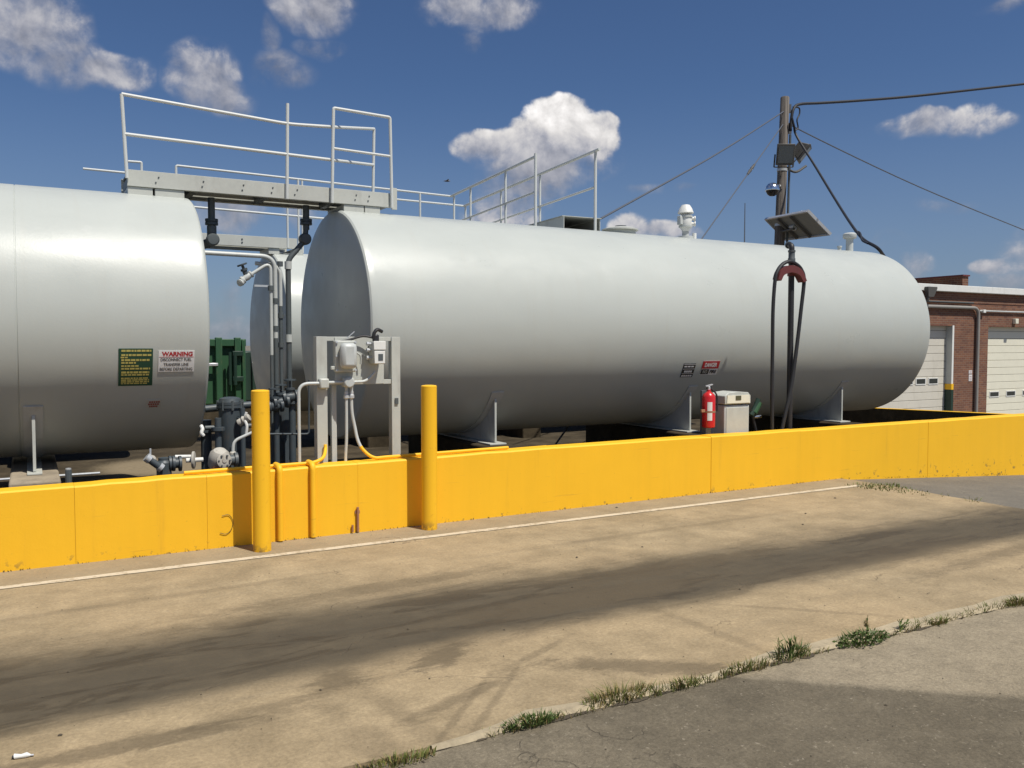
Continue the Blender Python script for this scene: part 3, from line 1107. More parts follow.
# warning sign
wx0, wa1 = cyl_hit(158.5, 350.5)
wx1, _ = cyl_hit(194.5, 351)
_, wa0 = cyl_hit(176, 371.5)
sw = sign('white sign with red WARNING heading on the left tank', wx0, wx1, wa0, wa1, M['sign_white'])
W_, H_ = wx1 - wx0, wa1 - wa0
for s, mm, u0, u1, v0_, v1_, bo in (('WARNING', 'sign_red', .09, .95, .745, .95, .045), ('DISCONNECT FUEL', 'sign_black', .06, .92, .51, .655, .02),
                                     ('TRANSFER LINE', 'sign_black', .14, .84, .28, .425, .02), ('BEFORE DEPARTING', 'sign_black', .04, .95, .055, .20, .02)):
    cyl_text(sw, s, M[mm], wx0 + W_ * u0, wx0 + W_ * u1, wa0 + H_ * v0_, wa0 + H_ * v1_, .0055, bo)
part('rule', patch(wx0 + W_ * .02, wx0 + W_ * .98, wa0 + H_ * .70, wa0 + H_ * .712, .0055, 1), M['sign_red'], sw, smooth=0)
# small faded red sticker
rx0, ra1 = cyl_hit(146.5, 399.5)
rx1, _ = cyl_hit(161, 400)
_, ra0 = cyl_hit(154, 407.5)
ss = sign('small faded red and grey sticker low on the left tank', rx0, rx1, ra0, ra1, M['grey_paint'], 'sticker')
W_, H_ = rx1 - rx0, ra1 - ra0
mb = MB()
for v, u0, u1 in ((.62, .18, .95), (.36, .12, .9), (.10, .2, .8)):
    for q in range(5):
        a = u0 + (u1 - u0) * q / 5
        b = a + (u1 - u0) / 5 * .8
        mb.add([cyl_pt(rx0 + W_ * i, ra0 + H_ * j, .0055) for i, j in ((a, v), (b, v), (b, v + .2), (a, v + .2))], [(0, 1, 2, 3)])
part('printed_rows', mb, M['fade_red'], ss, smooth=0, recalc=False)
# danger sign and the black placard, right tank
dx0, da1 = cyl_hit(703.5, 361)
dx1, _ = cyl_hit(720, 361)
_, da0 = cyl_hit(711, 374.5)
sdn = sign('red headed danger sign on the long tank above the fire extinguisher', dx0, dx1, da0, da1, M['sign_white'])
W_, H_ = dx1 - dx0, da1 - da0
part('heading', patch(dx0, dx1, da0 + H_ * .46, da1, .0055, 4), M['sign_red'], sdn, smooth=60)
cyl_text(sdn, 'DANGER', M['sign_white'], dx0 + W_ * .14, dx0 + W_ * .86, da0 + H_ * .58, da0 + H_ * .88, .007, .03)
part('lower_field', patch(dx0 + W_ * .01, dx0 + W_ * .48, da0 + H_ * .05, da0 + H_ * .42, .0055, 3), M['sign_black'], sdn, smooth=60)
cyl_text(sdn, 'NO', M['grey_paint'], dx0 + W_ * .12, dx0 + W_ * .38, da0 + H_ * .11, da0 + H_ * .36, .007, .02)
cyl_text(sdn, 'FIRE', M['sign_black'], dx0 + W_ * .54, dx0 + W_ * .93, da0 + H_ * .11, da0 + H_ * .36, .0056, .05)
kx0, ka1 = cyl_hit(684, 363.5)
kx1, _ = cyl_hit(696, 363.5)
_, ka0 = cyl_hit(687, 377)
sk = sign('black placard with pale lines of print on the long tank, left of the danger sign', kx0, kx1, ka0, ka1, M['sign_black'], 'placard')
W_, H_ = kx1 - kx0, ka1 - ka0
mb = MB()
for v, h, u0, u1, nw in ((.93, .035, .02, .98, 1), (.74, .10, .08, .92, 3), (.60, .03, .02, .98, 1), (.36, .14, .18, .85, 4), (.26, .03, .02, .98, 1), (.05, .12, .06, .94, 5)):
    for q in range(nw):
        a = u0 + (u1 - u0) * q / nw
        b = a + (u1 - u0) / nw * (.82 if nw > 1 else 1)
        mb.add([cyl_pt(kx0 + W_ * i, ka0 + H_ * j, .0055) for i, j in ((a, v), (b, v), (b, v + h), (a, v + h))], [(0, 1, 2, 3)])
part('printed_rows', mb, M['sign_white'], sk, smooth=0, recalc=False)


# ------------------------------------------------------------------ walkways and rails
def pipe(mb, *pts, r=.0165, rad=.05):
    return mb.tube(fillet(pts, rad) if len(pts) > 2 else pts, r, 10)


YF, YB = 8.72, 9.30
w1 = thing('access_walkway', 'grey steel walkway with pipe handrails bridging the two front tanks', 'walkway', (2, 9, 3.0))
x0, x1 = at(127, 175, y=YF).x, at(391, 200, y=YF).x
ZB, ZT = 3.022, 3.172
for y in (YF, YB):
    mb = MB()
    s = 1 if y == YF else -1
    mb.box(x0, x1, y - .004, y + .004, ZB, ZT)
    mb.box(x0, x1, y + s * .004, y + s * .05, ZB, ZB + .007)
    mb.box(x0, x1, y + s * .004, y + s * .05, ZT - .007, ZT)
    st = part('stringer', mb, M['grey_paint'], w1, bevel=.002)
    if y == YF:
        for k, fx in enumerate((.095, .105, .255, .26, .40, .405, .51, .515, .60, .61, .845, .85, .90, .905)):
            zz = ZB + (.05 if k % 2 == 0 else .10)
            part('bolt', MB().lathe([(.0075, 0), (.0075, .006), (.004, .008)], (x0 + (x1 - x0) * fx, y - .004, zz), (0, -1, 0), 8), M['pipe_dark'], st)
part('deck', MB().box(x0 + .01, x1 - .01, YF + .052, YB - .052, ZT - .03, ZT - .012), M['pipe_dark'], w1, smooth=0)  # solid dark plate stands for the shaded underside of a grating
for xx in (x0 + .04, x0 + .6, (x0 + x1) / 2, x1 - .6, x1 - .04):
    part('cross_member', MB().box(xx - .03, xx + .03, YF + .052, YB - .052, ZB + .01, ZB + .09), M['pipe_dark'], w1, smooth=0)
# seats on the tank tops
for (a, b) in ((x0 + .005, x0 + .22), (x0 + .24, x0 + .5), (x1 - .52, x1 - .30), (x1 - .29, x1 - .12)):
    zt_ = TZ + math.sqrt(TR ** 2 - (YB - TY) ** 2)
    part('seat_block', MB().box(a, b, YF + .01, YB - .01, zt_ - .03, ZB - .002), M['grey_paint'], w1, bevel=.004)
P = lambda px, py, y=YF - .02: at(px, py, y=y)
yr = YB
# front rail
part('post', pipe(MB(), P(121.5, 94), P(127, 178)), M['rail'], w1)
part('post', pipe(MB(), P(287.5, 103.5), P(287, 199)), M['rail'], w1)
part('post', pipe(MB(), P(374, 129, yr), P(373, 193, yr)), M['rail'], w1)
mb = MB()
pipe(mb, P(121.5, 94), P(287.5, 124), P(332, 127, YF - .02), P(374, 129, yr), rad=.12)
part('top_rail', mb, M['rail'], w1)
part('middle_rail', pipe(MB(), P(124.5, 134), P(287, 154.5), P(332, 160), P(373.5, 165, yr), rad=.1), M['rail'], w1)
g_ = part('gate', pipe(MB(), P(332, 203, YF - .03), P(333.5, 108, YF - .03), P(390, 117.5, YF - .03), P(392, 208, YF - .03), rad=.02), M['rail'], w1)
part('gate_bar', pipe(MB(), P(334, 148.5, YF - .03), P(391, 156.5, YF - .03), r=.014), M['rail'], g_)
part('end_plate', MB().box(x1 + .003, x1 + .065, YF - .012, YF + .004, ZB - .02, ZT + .06), M['grey_paint'], w1, bevel=.002)

# second walkway on the back row
Y2, Y3 = 12.9, 13.5
w2 = thing('access_walkway', 'second grey steel walkway seen through the gap, behind the front tanks', 'walkway', (2, 13.2, 3.0))
x2a, x2b = .2, at(297, 240, y=Y2).x
zt2, zb2 = at(250, 235.8, y=Y2).z, at(250, 246.5, y=Y2).z
for y in (Y2, Y3):
    s = 1 if y == Y2 else -1
    mb = MB().box(x2a, x2b, y - .004, y + .004, zb2, zt2)
    mb.box(x2a, x2b, y + s * .004, y + s * .05, zb2, zb2 + .007)
    st = part('stringer', mb, M['grey_paint'], w2, bevel=.002)
    if y == Y2:
        for zz in (.35, .65):
            part('bolt', MB().lathe([(.012, 0), (.012, .008), (.006, .01)], (at(242, 240, y=Y2).x, y - .004, zb2 + (zt2 - zb2) * zz), (0, -1, 0), 8), M['pipe_dark'], st)
part('deck', MB().box(x2a + .01, x2b - .01, Y2 + .052, Y3 - .052, zt2 - .03, zt2 - .012), M['pipe_dark'], w2, smooth=0)  # dark colour here also stands for underside shade
part('seat_block', MB().box(x2b - .42, x2b - .26, Y2 + .02, Y3 - .02, 2.90, zb2 - .002), M['grey_paint'], w2, bevel=.003)
part('seat_block', MB().box(x2b - .06, x2b + .10, Y2 + .02, Y3 - .02, 2.88, zb2 - .002), M['grey_paint'], w2, bevel=.003)
part('top_rail', pipe(MB(), at(176, 178, y=Y2), at(176, 165.5, y=Y2), at(451, 196.3, y=Y2), rad=.03), M['rail'], w2)
part('middle_rail', pipe(MB(), at(185, 206.2, y=Y2), at(345, 220.5, y=Y2)), M['rail'], w2)
part('top_rail', pipe(MB(), at(83, 168.6, y=Y3), at(240, 184, y=Y3), at(464, 206, y=Y3)), M['rail'], w2)
part('end_rail', pipe(MB(), at(128, 161.3, y=Y2), at(141.5, 162.3, y=Y2), at(141.5, 176, y=Y2), rad=.02), M['rail'], w2)
for px, pt, pb, y in ((176, 166, 240, Y2), (287, 178, 239, Y2), (298, 179, 239, Y2), (302, 180, 238, Y3), (420, 193, 235, Y2), (141.5, 163, 240, Y2)):
    a = at(px, pt, y=y)
    part('post', pipe(MB(), a, (a.x, a.y, 3.0)), M['rail'], w2)
# cross rails over the long tank
w3 = thing('access_walkway', 'walkway crossing the long tank with twin handrails running back', 'walkway', (6.4, 11, 3.0))
LA, LB = at(535.5, 156.5, z=4.03), at(451, 196.3, y=Y2)
RA, RB = at(599.5, 149, z=4.03), at(464, 206, y=Y3)


def lerp(a, b, k):
    return a + (b - a) * k


def onrail(a, b, px):       # point of the rail seen at column px
    lo_, hi_ = -.2, 1.2
    f = lambda k: (lambda v: CX + FPX * (v.dot(RT)) / v.dot(FWD))(lerp(a, b, k) - Vector((0, 0, CAM_H)))
    for _ in range(40):
        mid = (lo_ + hi_) / 2
        if (f(mid) - px) * (f(lo_) - px) <= 0:
            hi_ = mid
        else:
            lo_ = mid
    return lerp(a, b, lo_)


for a, b, cols in ((LA, LB, (535.5, 505.5, 470.5, 454)), (RA, RB, (595.5, 540, 501, 465.5))):
    part('top_rail', MB().tube([a, b], .020, 10), M['rail'], w3)
    d = Vector((0, 0, .46))
    part('middle_rail', MB().tube([onrail(a, b, cols[0]) - d, b - d], .015, 10), M['rail'], w3)
    for k, cpx in enumerate(cols):
        q = onrail(a, b, cpx)
        part('post', MB().tube([q + Vector((0, 0, .04 if (k == 0 and a is LA) else 0)), (q.x, q.y, 3.0 if k < 2 else 2.9)], 0.020 if k == 0 else .017, 10), M['rail'], w3)
# deck: folded channel, its open end facing the lane
e0, e1 = at(564, 216, y=9.15), at(600, 218.5, y=9.15)
dz0, dz1 = 3.005, e0.z
back = (RB - RA).normalized()
back.z = 0
back.normalize()
L3 = 4.2
for sx0 in (e0.x, e1.x):
    a = Vector((sx0, 9.15, 0))
    b = a + back * L3
    part('stringer', MB().bar((a.x, a.y, (dz0 + dz1) / 2), (b.x, b.y, (dz0 + dz1) / 2), .008, dz1 - dz0), M['grey_paint'], w3)
a = Vector(((e0.x + e1.x) / 2, 9.15, dz1 + .006)); b = a + back * L3
part('deck', MB().bar(a, b, e1.x - e0.x + .03, .008), M['grey_paint'], w3)
part('deck', MB().bar(a + Vector((0, .02, -(dz1 - dz0) - .004)), b - Vector((0, 0, dz1 - dz0 + .004)), e1.x - e0.x - .02, .006), M['pipe_dark'], w3)

# ------------------------------------------------------------------ fittings on the long tank
ZTOP = TZ + TR
# manhole cover
x = at(620, 231, y=TY).x
mh = thing('manhole_cover', 'round grey manhole lid on top of the long tank beside the walkway', 'hatch', (x, TY, ZTOP))
part('neck', MB().lathe([(.20, -.03), (.20, .035)], (x, TY, ZTOP), n=32), M['grey_paint'], mh)
part('lid', MB().lathe([(.235, .036), (.235, .052), (.18, .072), (.10, .082), (0, .084)], (x, TY, ZTOP), n=32), M['grey_paint'], mh)
part('handle', MB().lathe([(.075, .082), (.075, .100), (.02, .105), (0, .106)], (x + .01, TY, ZTOP), n=16), M['pipe_dark'], mh)
# pressure vent
x = at(685.5, 230, y=TY).x
pv = thing('pressure_vent', 'pale domed pressure vent valve standing on the long tank', 'vent', (x, TY, ZTOP))
o = (x, TY, ZTOP)
part('flange', MB().lathe([(.10, -.02), (.10, .03), (.085, .034)], o, n=20), M['pipe_light'], pv)
part('neck', MB().lathe([(.045, .03), (.045, .10), (.06, .13)], o, n=20), M['pipe_light'], pv)
part('body', MB().lathe([(.045, .10), (.07, .14), (.082, .18), (.082, .28), (.07, .31), (.05, .335)], o, n=20), M['white'], pv)
part('cap', MB().lathe([(.10, .335), (.108, .345), (.085, .405), (.055, .45), (.0, .462)], o, n=20), M['white'], pv)
for zz in (.20, .27):
    part('side_outlet', MB().lathe([(.026, .06), (.026, .115), (.036, .115), (.036, .13), (0, .131)], (o[0], o[1], ZTOP + zz), (.87, -.49, 0), 12), M['white'], pv)
for zz, rr_ in ((.165, .092), (.295, .092)):
    part('collar', MB().lathe([(rr_, -.012), (rr_, .012)], (x, TY, ZTOP + zz), n=20), M['pipe_light'], pv)
part('side_box', MB().box(x - .125, x - .075, TY - .04, TY + .03, ZTOP + .18, ZTOP + .30), M['pipe_light'], pv, bevel=.008)
part('drain_stub', MB().tube([(x + .13, TY - .03, ZTOP - .01), (x + .13, TY - .03, ZTOP + .08)], .028, 10), M['white'], pv)
# vent pipe
x = at(849.5, 247, y=TY).x
vp = thing('vent_pipe', 'short white capped vent pipe at the far end of the long tank', 'vent', (x, TY, ZTOP))
part('pipe', MB().tube([(x, TY, ZTOP - .02), (x, TY, ZTOP + .24)], .055, 14), M['pipe_light'], vp)
part('cap', MB().lathe([(.09, .20), (.10, .215), (.10, .265), (.075, .285), (0, .29)], (x, TY, ZTOP), n=18), M['pipe_light'], vp)
x2 = at(839.5, 246, y=TY).x
solo('tank_plug', MB().lathe([(.028, -.02), (.028, .05), (.036, .05), (.036, .075), (0, .08)], (x2, TY, ZTOP), n=10), M['pipe_light'], (x2, TY, ZTOP), label='tiny threaded plug on the long tank just left of the vent pipe', cat='plug')
# whip antenna
a = at(745, 203, y=9.3)
an = thing('whip_antenna', 'thin dark whip antenna rising behind the long tank top', 'antenna', (a.x, 9.3, ZTOP - .05))
part('whip', MB().tube([(a.x, 9.3, ZTOP - .05), (a.x, 9.3, a.z)], [.010, .006], 6), M['steelwire'], an)
part('base', MB().lathe([(.03, -.08), (.03, .03), (.015, .05)], (a.x, 9.3, ZTOP), n=10), M['steelwire'], an)

# ------------------------------------------------------------------ riser with hanging hose
YH = 7.06
xb = at(791, 300, y=YH).x
rp = thing('hose_riser', 'dark standpipe with swivel elbow in front of the long tank', 'standpipe', (xb, YH, 0))
zt = at(790, 262, y=YH).z
part('pipe', MB().tube([(xb, YH, 0), (xb, YH, zt)], .034, 14), M['black'], rp)
part('coupling', MB().lathe([(.036, 0), (.042, .01), (.042, .06), (.036, .07), (.036, .13), (.042, .135), (.042, .155)], (xb, YH, zt - .02), n=16), M['pipe_dark'], rp)
zc_ = zt + .13
part('elbow', MB().tube(fillet([(xb, YH, zc_ - .02), (xb, YH, zc_ + .06), (xb + .04, YH + .09, zc_ + .08)], .06), .032, 12), M['black'], rp)
part('collar', MB().lathe([(.042, 0), (.042, .02)], (xb + .03, YH + .07, zc_ + .072), (.04, .09, .02), 14), M['pipe_dark'], rp)
# saddle (hanger) the hose hangs over
hs = thing('hose_hanger', 'rust red curved hanger carrying the black hose on the standpipe', 'hose hanger', (xb, YH - .06, zt - .1))
hl, hr = at(775.5, 279, y=YH - .07), at(804, 281, y=YH - .07)
top = at(789, 265.5, y=YH - .07)
pts = curve([hl, at(779, 270, y=YH - .07), top, at(799, 270, y=YH - .07), hr], 6)
mb = MB()
vs, fs = [], []
for i, p_ in enumerate(pts):
    cxp = (hl + hr) / 2
    thick = .05 + .03 * math.sin(math.pi * i / (len(pts) - 1))
    inner = p_ + (Vector((cxp.x, p_.y, hl.z - .10)) - p_).normalized() * thick
    for q_, dy in ((p_, -.045), (p_, .045), (inner, .045), (inner, -.045)):
        vs.append(q_ + Vector((0, dy, 0)))
for i in range(len(pts) - 1):
    b = 4 * i
    for k in range(4):
        k2 = (k + 1) % 4
        fs.append((b + k, b + k2, b + 4 + k2, b + 4 + k))
fs += [(0, 1, 2, 3), (len(vs) - 4, len(vs) - 1, len(vs) - 2, len(vs) - 3)]
mb.add(vs, fs)
part('cradle', mb, M['redbrown'], hs)
part('clamp', MB().lathe([(.046, 0), (.046, .06)], (xb, YH, zt - .16), n=16), M['redbrown'], hs)
hq = [at(*q_, y=YH - .075) for q_ in ((780, 445), (781.5, 432), (785, 415), (791.5, 385), (797, 345), (801, 310), (804, 281), (801.5, 270), (796, 264), (789.5, 261.5), (783, 264), (777.5, 271), (775, 281), (773, 310), (772.5, 350), (772, 390), (772, 430))]
hq.append(Vector((hq[-1].x, hq[-1].y, .06)))
hq.insert(0, Vector((hq[0].x - .25, hq[0].y - .05, .06)))
solo('fuel_hose', MB().tube(curve(hq, 8), .0215, 10), M['black'], (xb, YH, .0), label='black rubber fuel hose looped over the red hanger, both ends dropping behind the wall', cat='hose')

# ------------------------------------------------------------------ dispenser and fire extinguisher
fd0 = at(724.5, 430, y=7.02)
fd1 = at(749, 430, y=7.02)
zt = at(736, 391.5, y=7.02).z
X0, X1, Y0, Y1 = fd0.x, fd1.x, 7.02, 7.24
dp = thing('fuel_cabinet', 'pale grey fuel cabinet with small dark display, behind the wall', 'fuel cabinet', ((X0 + X1) / 2, 7.13, 0))
zh = at(736, 404, y=7.02).z
part('body', MB().box(X0, X1, Y0, Y1, 0, zh - .012), M['saddle'], dp, bevel=.012)
mb = MB()
prof = [(X0 - .008, zh), (X1 + .008, zh), (X1 + .008, zt - .05), (X1 - .03, zt - .012), ((X0 + X1) / 2, zt), (X0 + .04, zt - .012), (X0 - .008, zt - .045)]
mb.prism([(px, Y0 - .012, pz) for px, pz in prof], (0, Y1 - Y0 + .02, 0))
hd = part('hood', mb, M['grey_paint'], dp, bevel=.006)
part('front_panel', MB().prism([(X0 + .012, Y0 - .014, zh + .012), (X1 - .012, Y0 - .014, zh + .012), (X1 - .022, Y0 - .014, zt - .04), (X0 + .022, Y0 - .014, zt - .04)], (0, -.008, 0)), M['cream'], hd)
xm = (X0 + X1) / 2
part('display', MB().box(xm - .045, xm + .035, Y0 - .028, Y0 - .020, zh + .045, zt - .045), M['screen'], hd, bevel=.003)
part('door', MB().box(X0 + .018, X1 - .018, Y0 - .010, Y0 - .001,   .05, zh - .035), M['grey_paint'], dp, bevel=.006)
part('plinth', MB().box(X0 - .05, X1 + .05, Y0 - .05, Y1 + .05, .002, .10), M['pad'], dp, bevel=.01)
nz_ = thing('fuel_nozzle', 'green fuel nozzle with bright spout hung at the cabinet side', 'nozzle', (X1 + .06, 7.12, .7))
zn = at(757, 408, y=7.12).z
xn = at(757, 408, y=7.12).x
part('grip', MB().tube(fillet([(xn - .09, 7.12, zn - .08), (xn - .03, 7.12, zn + .0), (xn + .02, 7.12, zn + .10)], .05), [.03] * 9, 10), M['green_dark'], nz_)
part('body', MB().tube([(xn - .05, 7.12, zn - .05), (xn + .03, 7.12, zn + .06)], .040, 10), M['green'], nz_)
part('spout', MB().tube([(xn - .06, 7.10, zn - .10), (xn + .03, 7.09, zn - .095)], .016, 8), M['chrome'], nz_)
part('lever', MB().tube(curve([(xn - .08, 7.12, zn - .02), (xn - .05, 7.12, zn - .14), (xn - .01, 7.12, zn - .26)], 4), .014, 8), M['black'], nz_)

ex = at(708.7, 400, y=7.04)
ez0, ez1 = at(708, 427.5, y=7.04).z, at(708, 391.5, y=7.04).z
fe = thing('fire_extinguisher', 'red fire extinguisher on a bracket left of the fuel cabinet', 'fire extinguisher', (ex.x, 7.04, ez0))
H = ez1 - ez0
r_ = .071
o = (ex.x, 7.04, ez0)
part('cylinder', MB().lathe([(r_ - .012, 0), (r_ - .002, .008), (r_, .025), (r_, H - .06), (r_ - .012, H - .03), (r_ - .04, H - .008), (.022, H), (.020, H + .02)], o, n=28), M['red'], fe)
part('valve', MB().lathe([(.017, H + .018), (.017, H + .05), (.012, H + .055)], o, n=12), M['alu'], fe)
part('handle', MB().prism([(ex.x - .045, 7.03, ez1 + .052), (ex.x + .05, 7.03, ez1 + .070), (ex.x + .05, 7.03, ez1 + .080), (ex.x - .045, 7.03, ez1 + .064)], (0, .02, 0)), M['alu'], fe)
part('lever', MB().prism([(ex.x - .03, 7.03, ez1 + .03), (ex.x + .04, 7.03, ez1 + .045), (ex.x + .04, 7.03, ez1 + .055), (ex.x - .03, 7.03, ez1 + .042)], (0, .02, 0)), M['black'], fe)
mb = MB()
vs, fs = [], []
for k in range(7):
    a = R(-112 + 42 * k / 6) + R(60)
    for zz in (.06, .26):
        vs.append((ex.x + (r_ + .002) * math.sin(a), 7.04 - (r_ + .002) * math.cos(a), ez0 + zz + .02))
for k in range(6):
    fs.append((2 * k, 2 * k + 2, 2 * k + 3, 2 * k + 1))
mb.add([(v[0], v[1], v[2]) for v in vs], fs)
part('instruction_label', mb, M['sign_white'], fe, recalc=False)
part('strap', MB().lathe([(r_ + .003, H * .42), (r_ + .003, H * .47)], o, n=28), M['rust'], fe)
part('hose', MB().tube(curve([(ex.x + .02, 7.03, ez1 + .03), (ex.x + .085, 7.01, ez1 - .04), (ex.x + .095, 7.01, ez0 + H * .45)], 5), .010, 8), M['black'], fe)
part('bracket', MB().box(ex.x - .03, ex.x + .03, 7.04 + r_ + .002, 7.04 + r_ + .03, -.0, ez0 + .4), M['pipe_dark'], fe, bevel=.003)
part('clip', MB().box(ex.x - .125, ex.x - r_ - .002, 7.01, 7.03, ez0 + .17, ez0 + .20), M['rust'], fe, bevel=.003)

# ------------------------------------------------------------------ electrical rack
YE = 6.99
rk = thing('electrical_rack', 'grey steel rack of electrical boxes and conduits behind the wall', 'electrical rack', (2.5, YE, 0))
E_ = lambda px, py, y=YE: at(px, py, y=y)
zt = E_(322, 336.5).z
a0, a1 = E_(317, 400).x, E_(327.5, 400).x
pl = MB()
pl.box(a0, a1, YE, YE + .006, 0, zt)
pl.box(a0, a0 + .006, YE + .006, YE + .09, 0, zt)
pl.box(a1 - .006, a1, YE + .006, YE + .09, 0, zt)
part('post', pl, M['grey_paint'], rk, bevel=.002)
c0, c1 = E_(392, 400).x, E_(400.5, 400).x
pl = MB()
zt2_ = E_(396, 337).z
pl.box(c0, c1, YE, YE + .006, 0, zt2_)
pl.box(c0, c0 + .006, YE + .006, YE + .08, 0, zt2_)
pl.box(c1 - .006, c1, YE + .006, YE + .08, 0, zt2_)
part('post', pl, M['grey_paint'], rk, bevel=.002)
# slots and a bolt on the right post
part('bolt', MB().box(c0 + .025, c0 + .055, YE - .012, YE - .001, E_(396, 404).z, E_(396, 398).z), M['pipe_dark'], rk)
zb0, zb1 = E_(360, 384.5).z, E_(360, 380).z
part('rail', MB().box(a1 + .002, c0 - .002, YE + .012, YE + .045, zb0, zb1), M['grey_paint'], rk, bevel=.002)
zc0, zc1 = E_(360, 341).z, E_(360, 336.8).z
part('rail', MB().box(a1 + .002, c0 - .002, YE + .012, YE + .045, zc0, zc1), M['grey_paint'], rk, bevel=.002)
p0, p1 = E_(335, 360).x, E_(384, 360).x
part('back_plate', MB().box(p0, p1, YE + .004, YE + .010, zb0 + .004, zc1 - .003), M['grey_paint'], rk, bevel=.001)
# main enclosure: flanged box with a raised rounded cover
q0, q1 = E_(336.5, 350, YE - .06).x, E_(354.5, 350, YE - .06).x
z0, z1 = E_(345, 372, YE - .06).z, E_(345, 340.5, YE - .06).z
en = part('enclosure', MB().box(q0 - .012, q1 + .012, YE - .07, YE + .002, z0, z1), M['grey_paint'], rk, bevel=.010)
part('cover', MB().box(q0 + .012, q1 - .006, YE - .17, YE - .072, z0 + .03, z1 - .02), M['pipe_light'], en, bevel=.035)
for (dx, dz) in ((0, 0), (1, 0), (0, 1), (1, 1), (1, .5), (0, .5), (1, .8)):
    part('bolt', MB().lathe([(.010, 0), (.010, .012), (0, .014)], (q0 - .002 + (q1 - q0 + .004) * dx, YE - .07, z0 + .015 + (z1 - z0 - .03) * dz), (0, -1, 0), 8), M['galv'], en)
part('hinge_lug', MB().box(q0 - .045, q0 - .014, YE - .06, YE - .03, z0 + .02, z0 + .05), M['grey_paint'], en, bevel=.004)
part('lanyard', MB().tube(curve([(q1 + .013, YE - .06, z1 - .10), (q1 + .055, YE - .05, z1 - .13), (q1 + .06, YE - .04, z1 - .20)], 5), .008, 8), M['pipe_light'], en)
# disconnect switch
s0, s1 = E_(373.5, 350, YE - .12).x, E_(384.5, 350, YE - .12).x
z0, z1 = E_(378, 364, YE - .12).z, E_(378, 341.5, YE - .12).z
sw_ = part('switch_box', MB().box(s0, s1, YE - .13, YE - .002, z0, z1), M['grey_paint'], rk, bevel=.008)
zz = z0 + (z1 - z0) * .60
part('switch_lid', MB().box(s0 - .004, s1 + .004, YE - .142, YE - .131, zz + .006, z1 + .003), M['white'], sw_, bevel=.003)
part('switch_lid', MB().box(s0 + .002, s1 - .002, YE - .140, YE - .131, z0 + .004, zz - .004), M['white'], sw_, bevel=.003)
part('rating_plate', MB().box(s0 + .035, s1 - .022, YE - .1435, YE - .1405, z0 + .03, z0 + .085), M['pipe_dark'], sw_)
for zf in (.28, .62, .9):
    part('knob', MB().lathe([(.012, 0), (.012, .02), (.017, .022), (.017, .04)], (s0, YE - .06, z0 + (z1 - z0) * zf), (-1, 0, 0), 10), M['galv'], sw_)
# bundle of black flex on top of the switch
mb = MB()
sm = (s0 + s1) / 2
mb.tube(curve([(sm - .02, YE - .07, z1 - .01), (sm - .03, YE - .08, z1 + .06), (sm + .0, YE - .08, z1 + .10), (sm + .05, YE - .06, z1 + .085)], 6), .016, 8)
mb.tube(curve([(sm - .02, YE - .07, z1 + .03), (sm - .12, YE - .05, z1 + .045), (sm - .24, YE - .03, z1 + .01), (sm - .30, YE - .01, z1 + .0)], 6), .010, 8)
mb.lathe([(.028, 0), (.028, .05), (.02, .06)], (sm - .01, YE - .07, z1 + .0), n=10)
part('flex', mb, M['black'], rk)
part('strap', MB().bar(E_(346.5, 338.5, YE - .02), E_(354.5, 331.5, YE - .04), .02, .008), M['galv'], rk)
# junction box and conduits
j0, j1 = E_(343.5, 382, YE - .07).x, E_(353.5, 382, YE - .07).x
z0, z1 = E_(348, 387, YE - .07).z, E_(348, 377.5, YE - .07).z
jb = part('junction_box', MB().box(j0, j1, YE - .085, YE - .002, z0, z1), M['grey_paint'], rk, bevel=.012)
part('cover', MB().lathe([(.044, 0), (.044, .014), (.036, .02), (0, .021)], ((j0 + j1) / 2, YE - .085, (z0 + z1) / 2), (0, -1, 0), 18), M['pipe_light'], jb)
zj = (z0 + z1) / 2
YC = YE - .045
part('conduit', pipe(MB(), (j0, YC, zj), (a0 + .04, YC, zj + .0), r=.013), M['pipe_light'], rk)
part('conduit_body', MB().box(a0 + .005, a1 - .005, YE - .075, YE - .002, zj - .05, zj + .035), M['grey_paint'], rk, bevel=.012)
xl = E_(299, 420, YC).x
part('conduit', MB().tube(fillet([(a0 + .01, YC, zj - .005), (xl, YC, zj - .005), (xl, YC, .0)], .13, 8), .014, 12), M['pipe_light'], rk)
xr = E_(366, 378, YC).x
part('conduit', MB().tube(fillet([(j1, YC, zj), (xr, YC, zj + .0), (xr + .085, YC, zj + .085)], .05), .013, 12), M['pipe_light'], rk)
v1 = E_(346.3, 400, YC).x
v2 = E_(351.5, 400, YC).x
part('conduit', MB().tube(curve([(v1, YC, z0), (v1, YC, .95), (v1 - .002, YC, .75), (v1 - .012, YC, .55), (v1 - .012, YC, .0)], 4), .013, 12), M['pipe_light'], rk)
for vx in (v1, v2):
    part('union', MB().lathe([(.018, 0), (.024, .006), (.024, .03), (.018, .036), (.018, .06)], (vx, YC, z0 - .10), n=10), M['galv'], rk)
ZC = .598 + .016
zc = lambda x_: wtop(x_) + .019
yw = WALL_Y + .085
en1 = at(508, 451.5, y=yw).x
cv = curve([(v2, YC, z0), (v2 + .002, YC, 1.0), (v2 + .025, YC - .005, .86), (v2 + .045, YC - .03, .74), (v2 + .085, YC - .06, .66), (v2 + .16, yw, zc(v2 + .16) + .004), (v2 + .3, yw, zc(v2 + .3)), (en1 - .5, yw, zc(en1 - .5)), (en1, yw, zc(en1))], 8)
part('conduit', MB().tube(cv[:29], .014, 12), M['pipe_light'], rk)
part('conduit', MB().tube(cv[28:], .0142, 12), M['yellow'], rk)
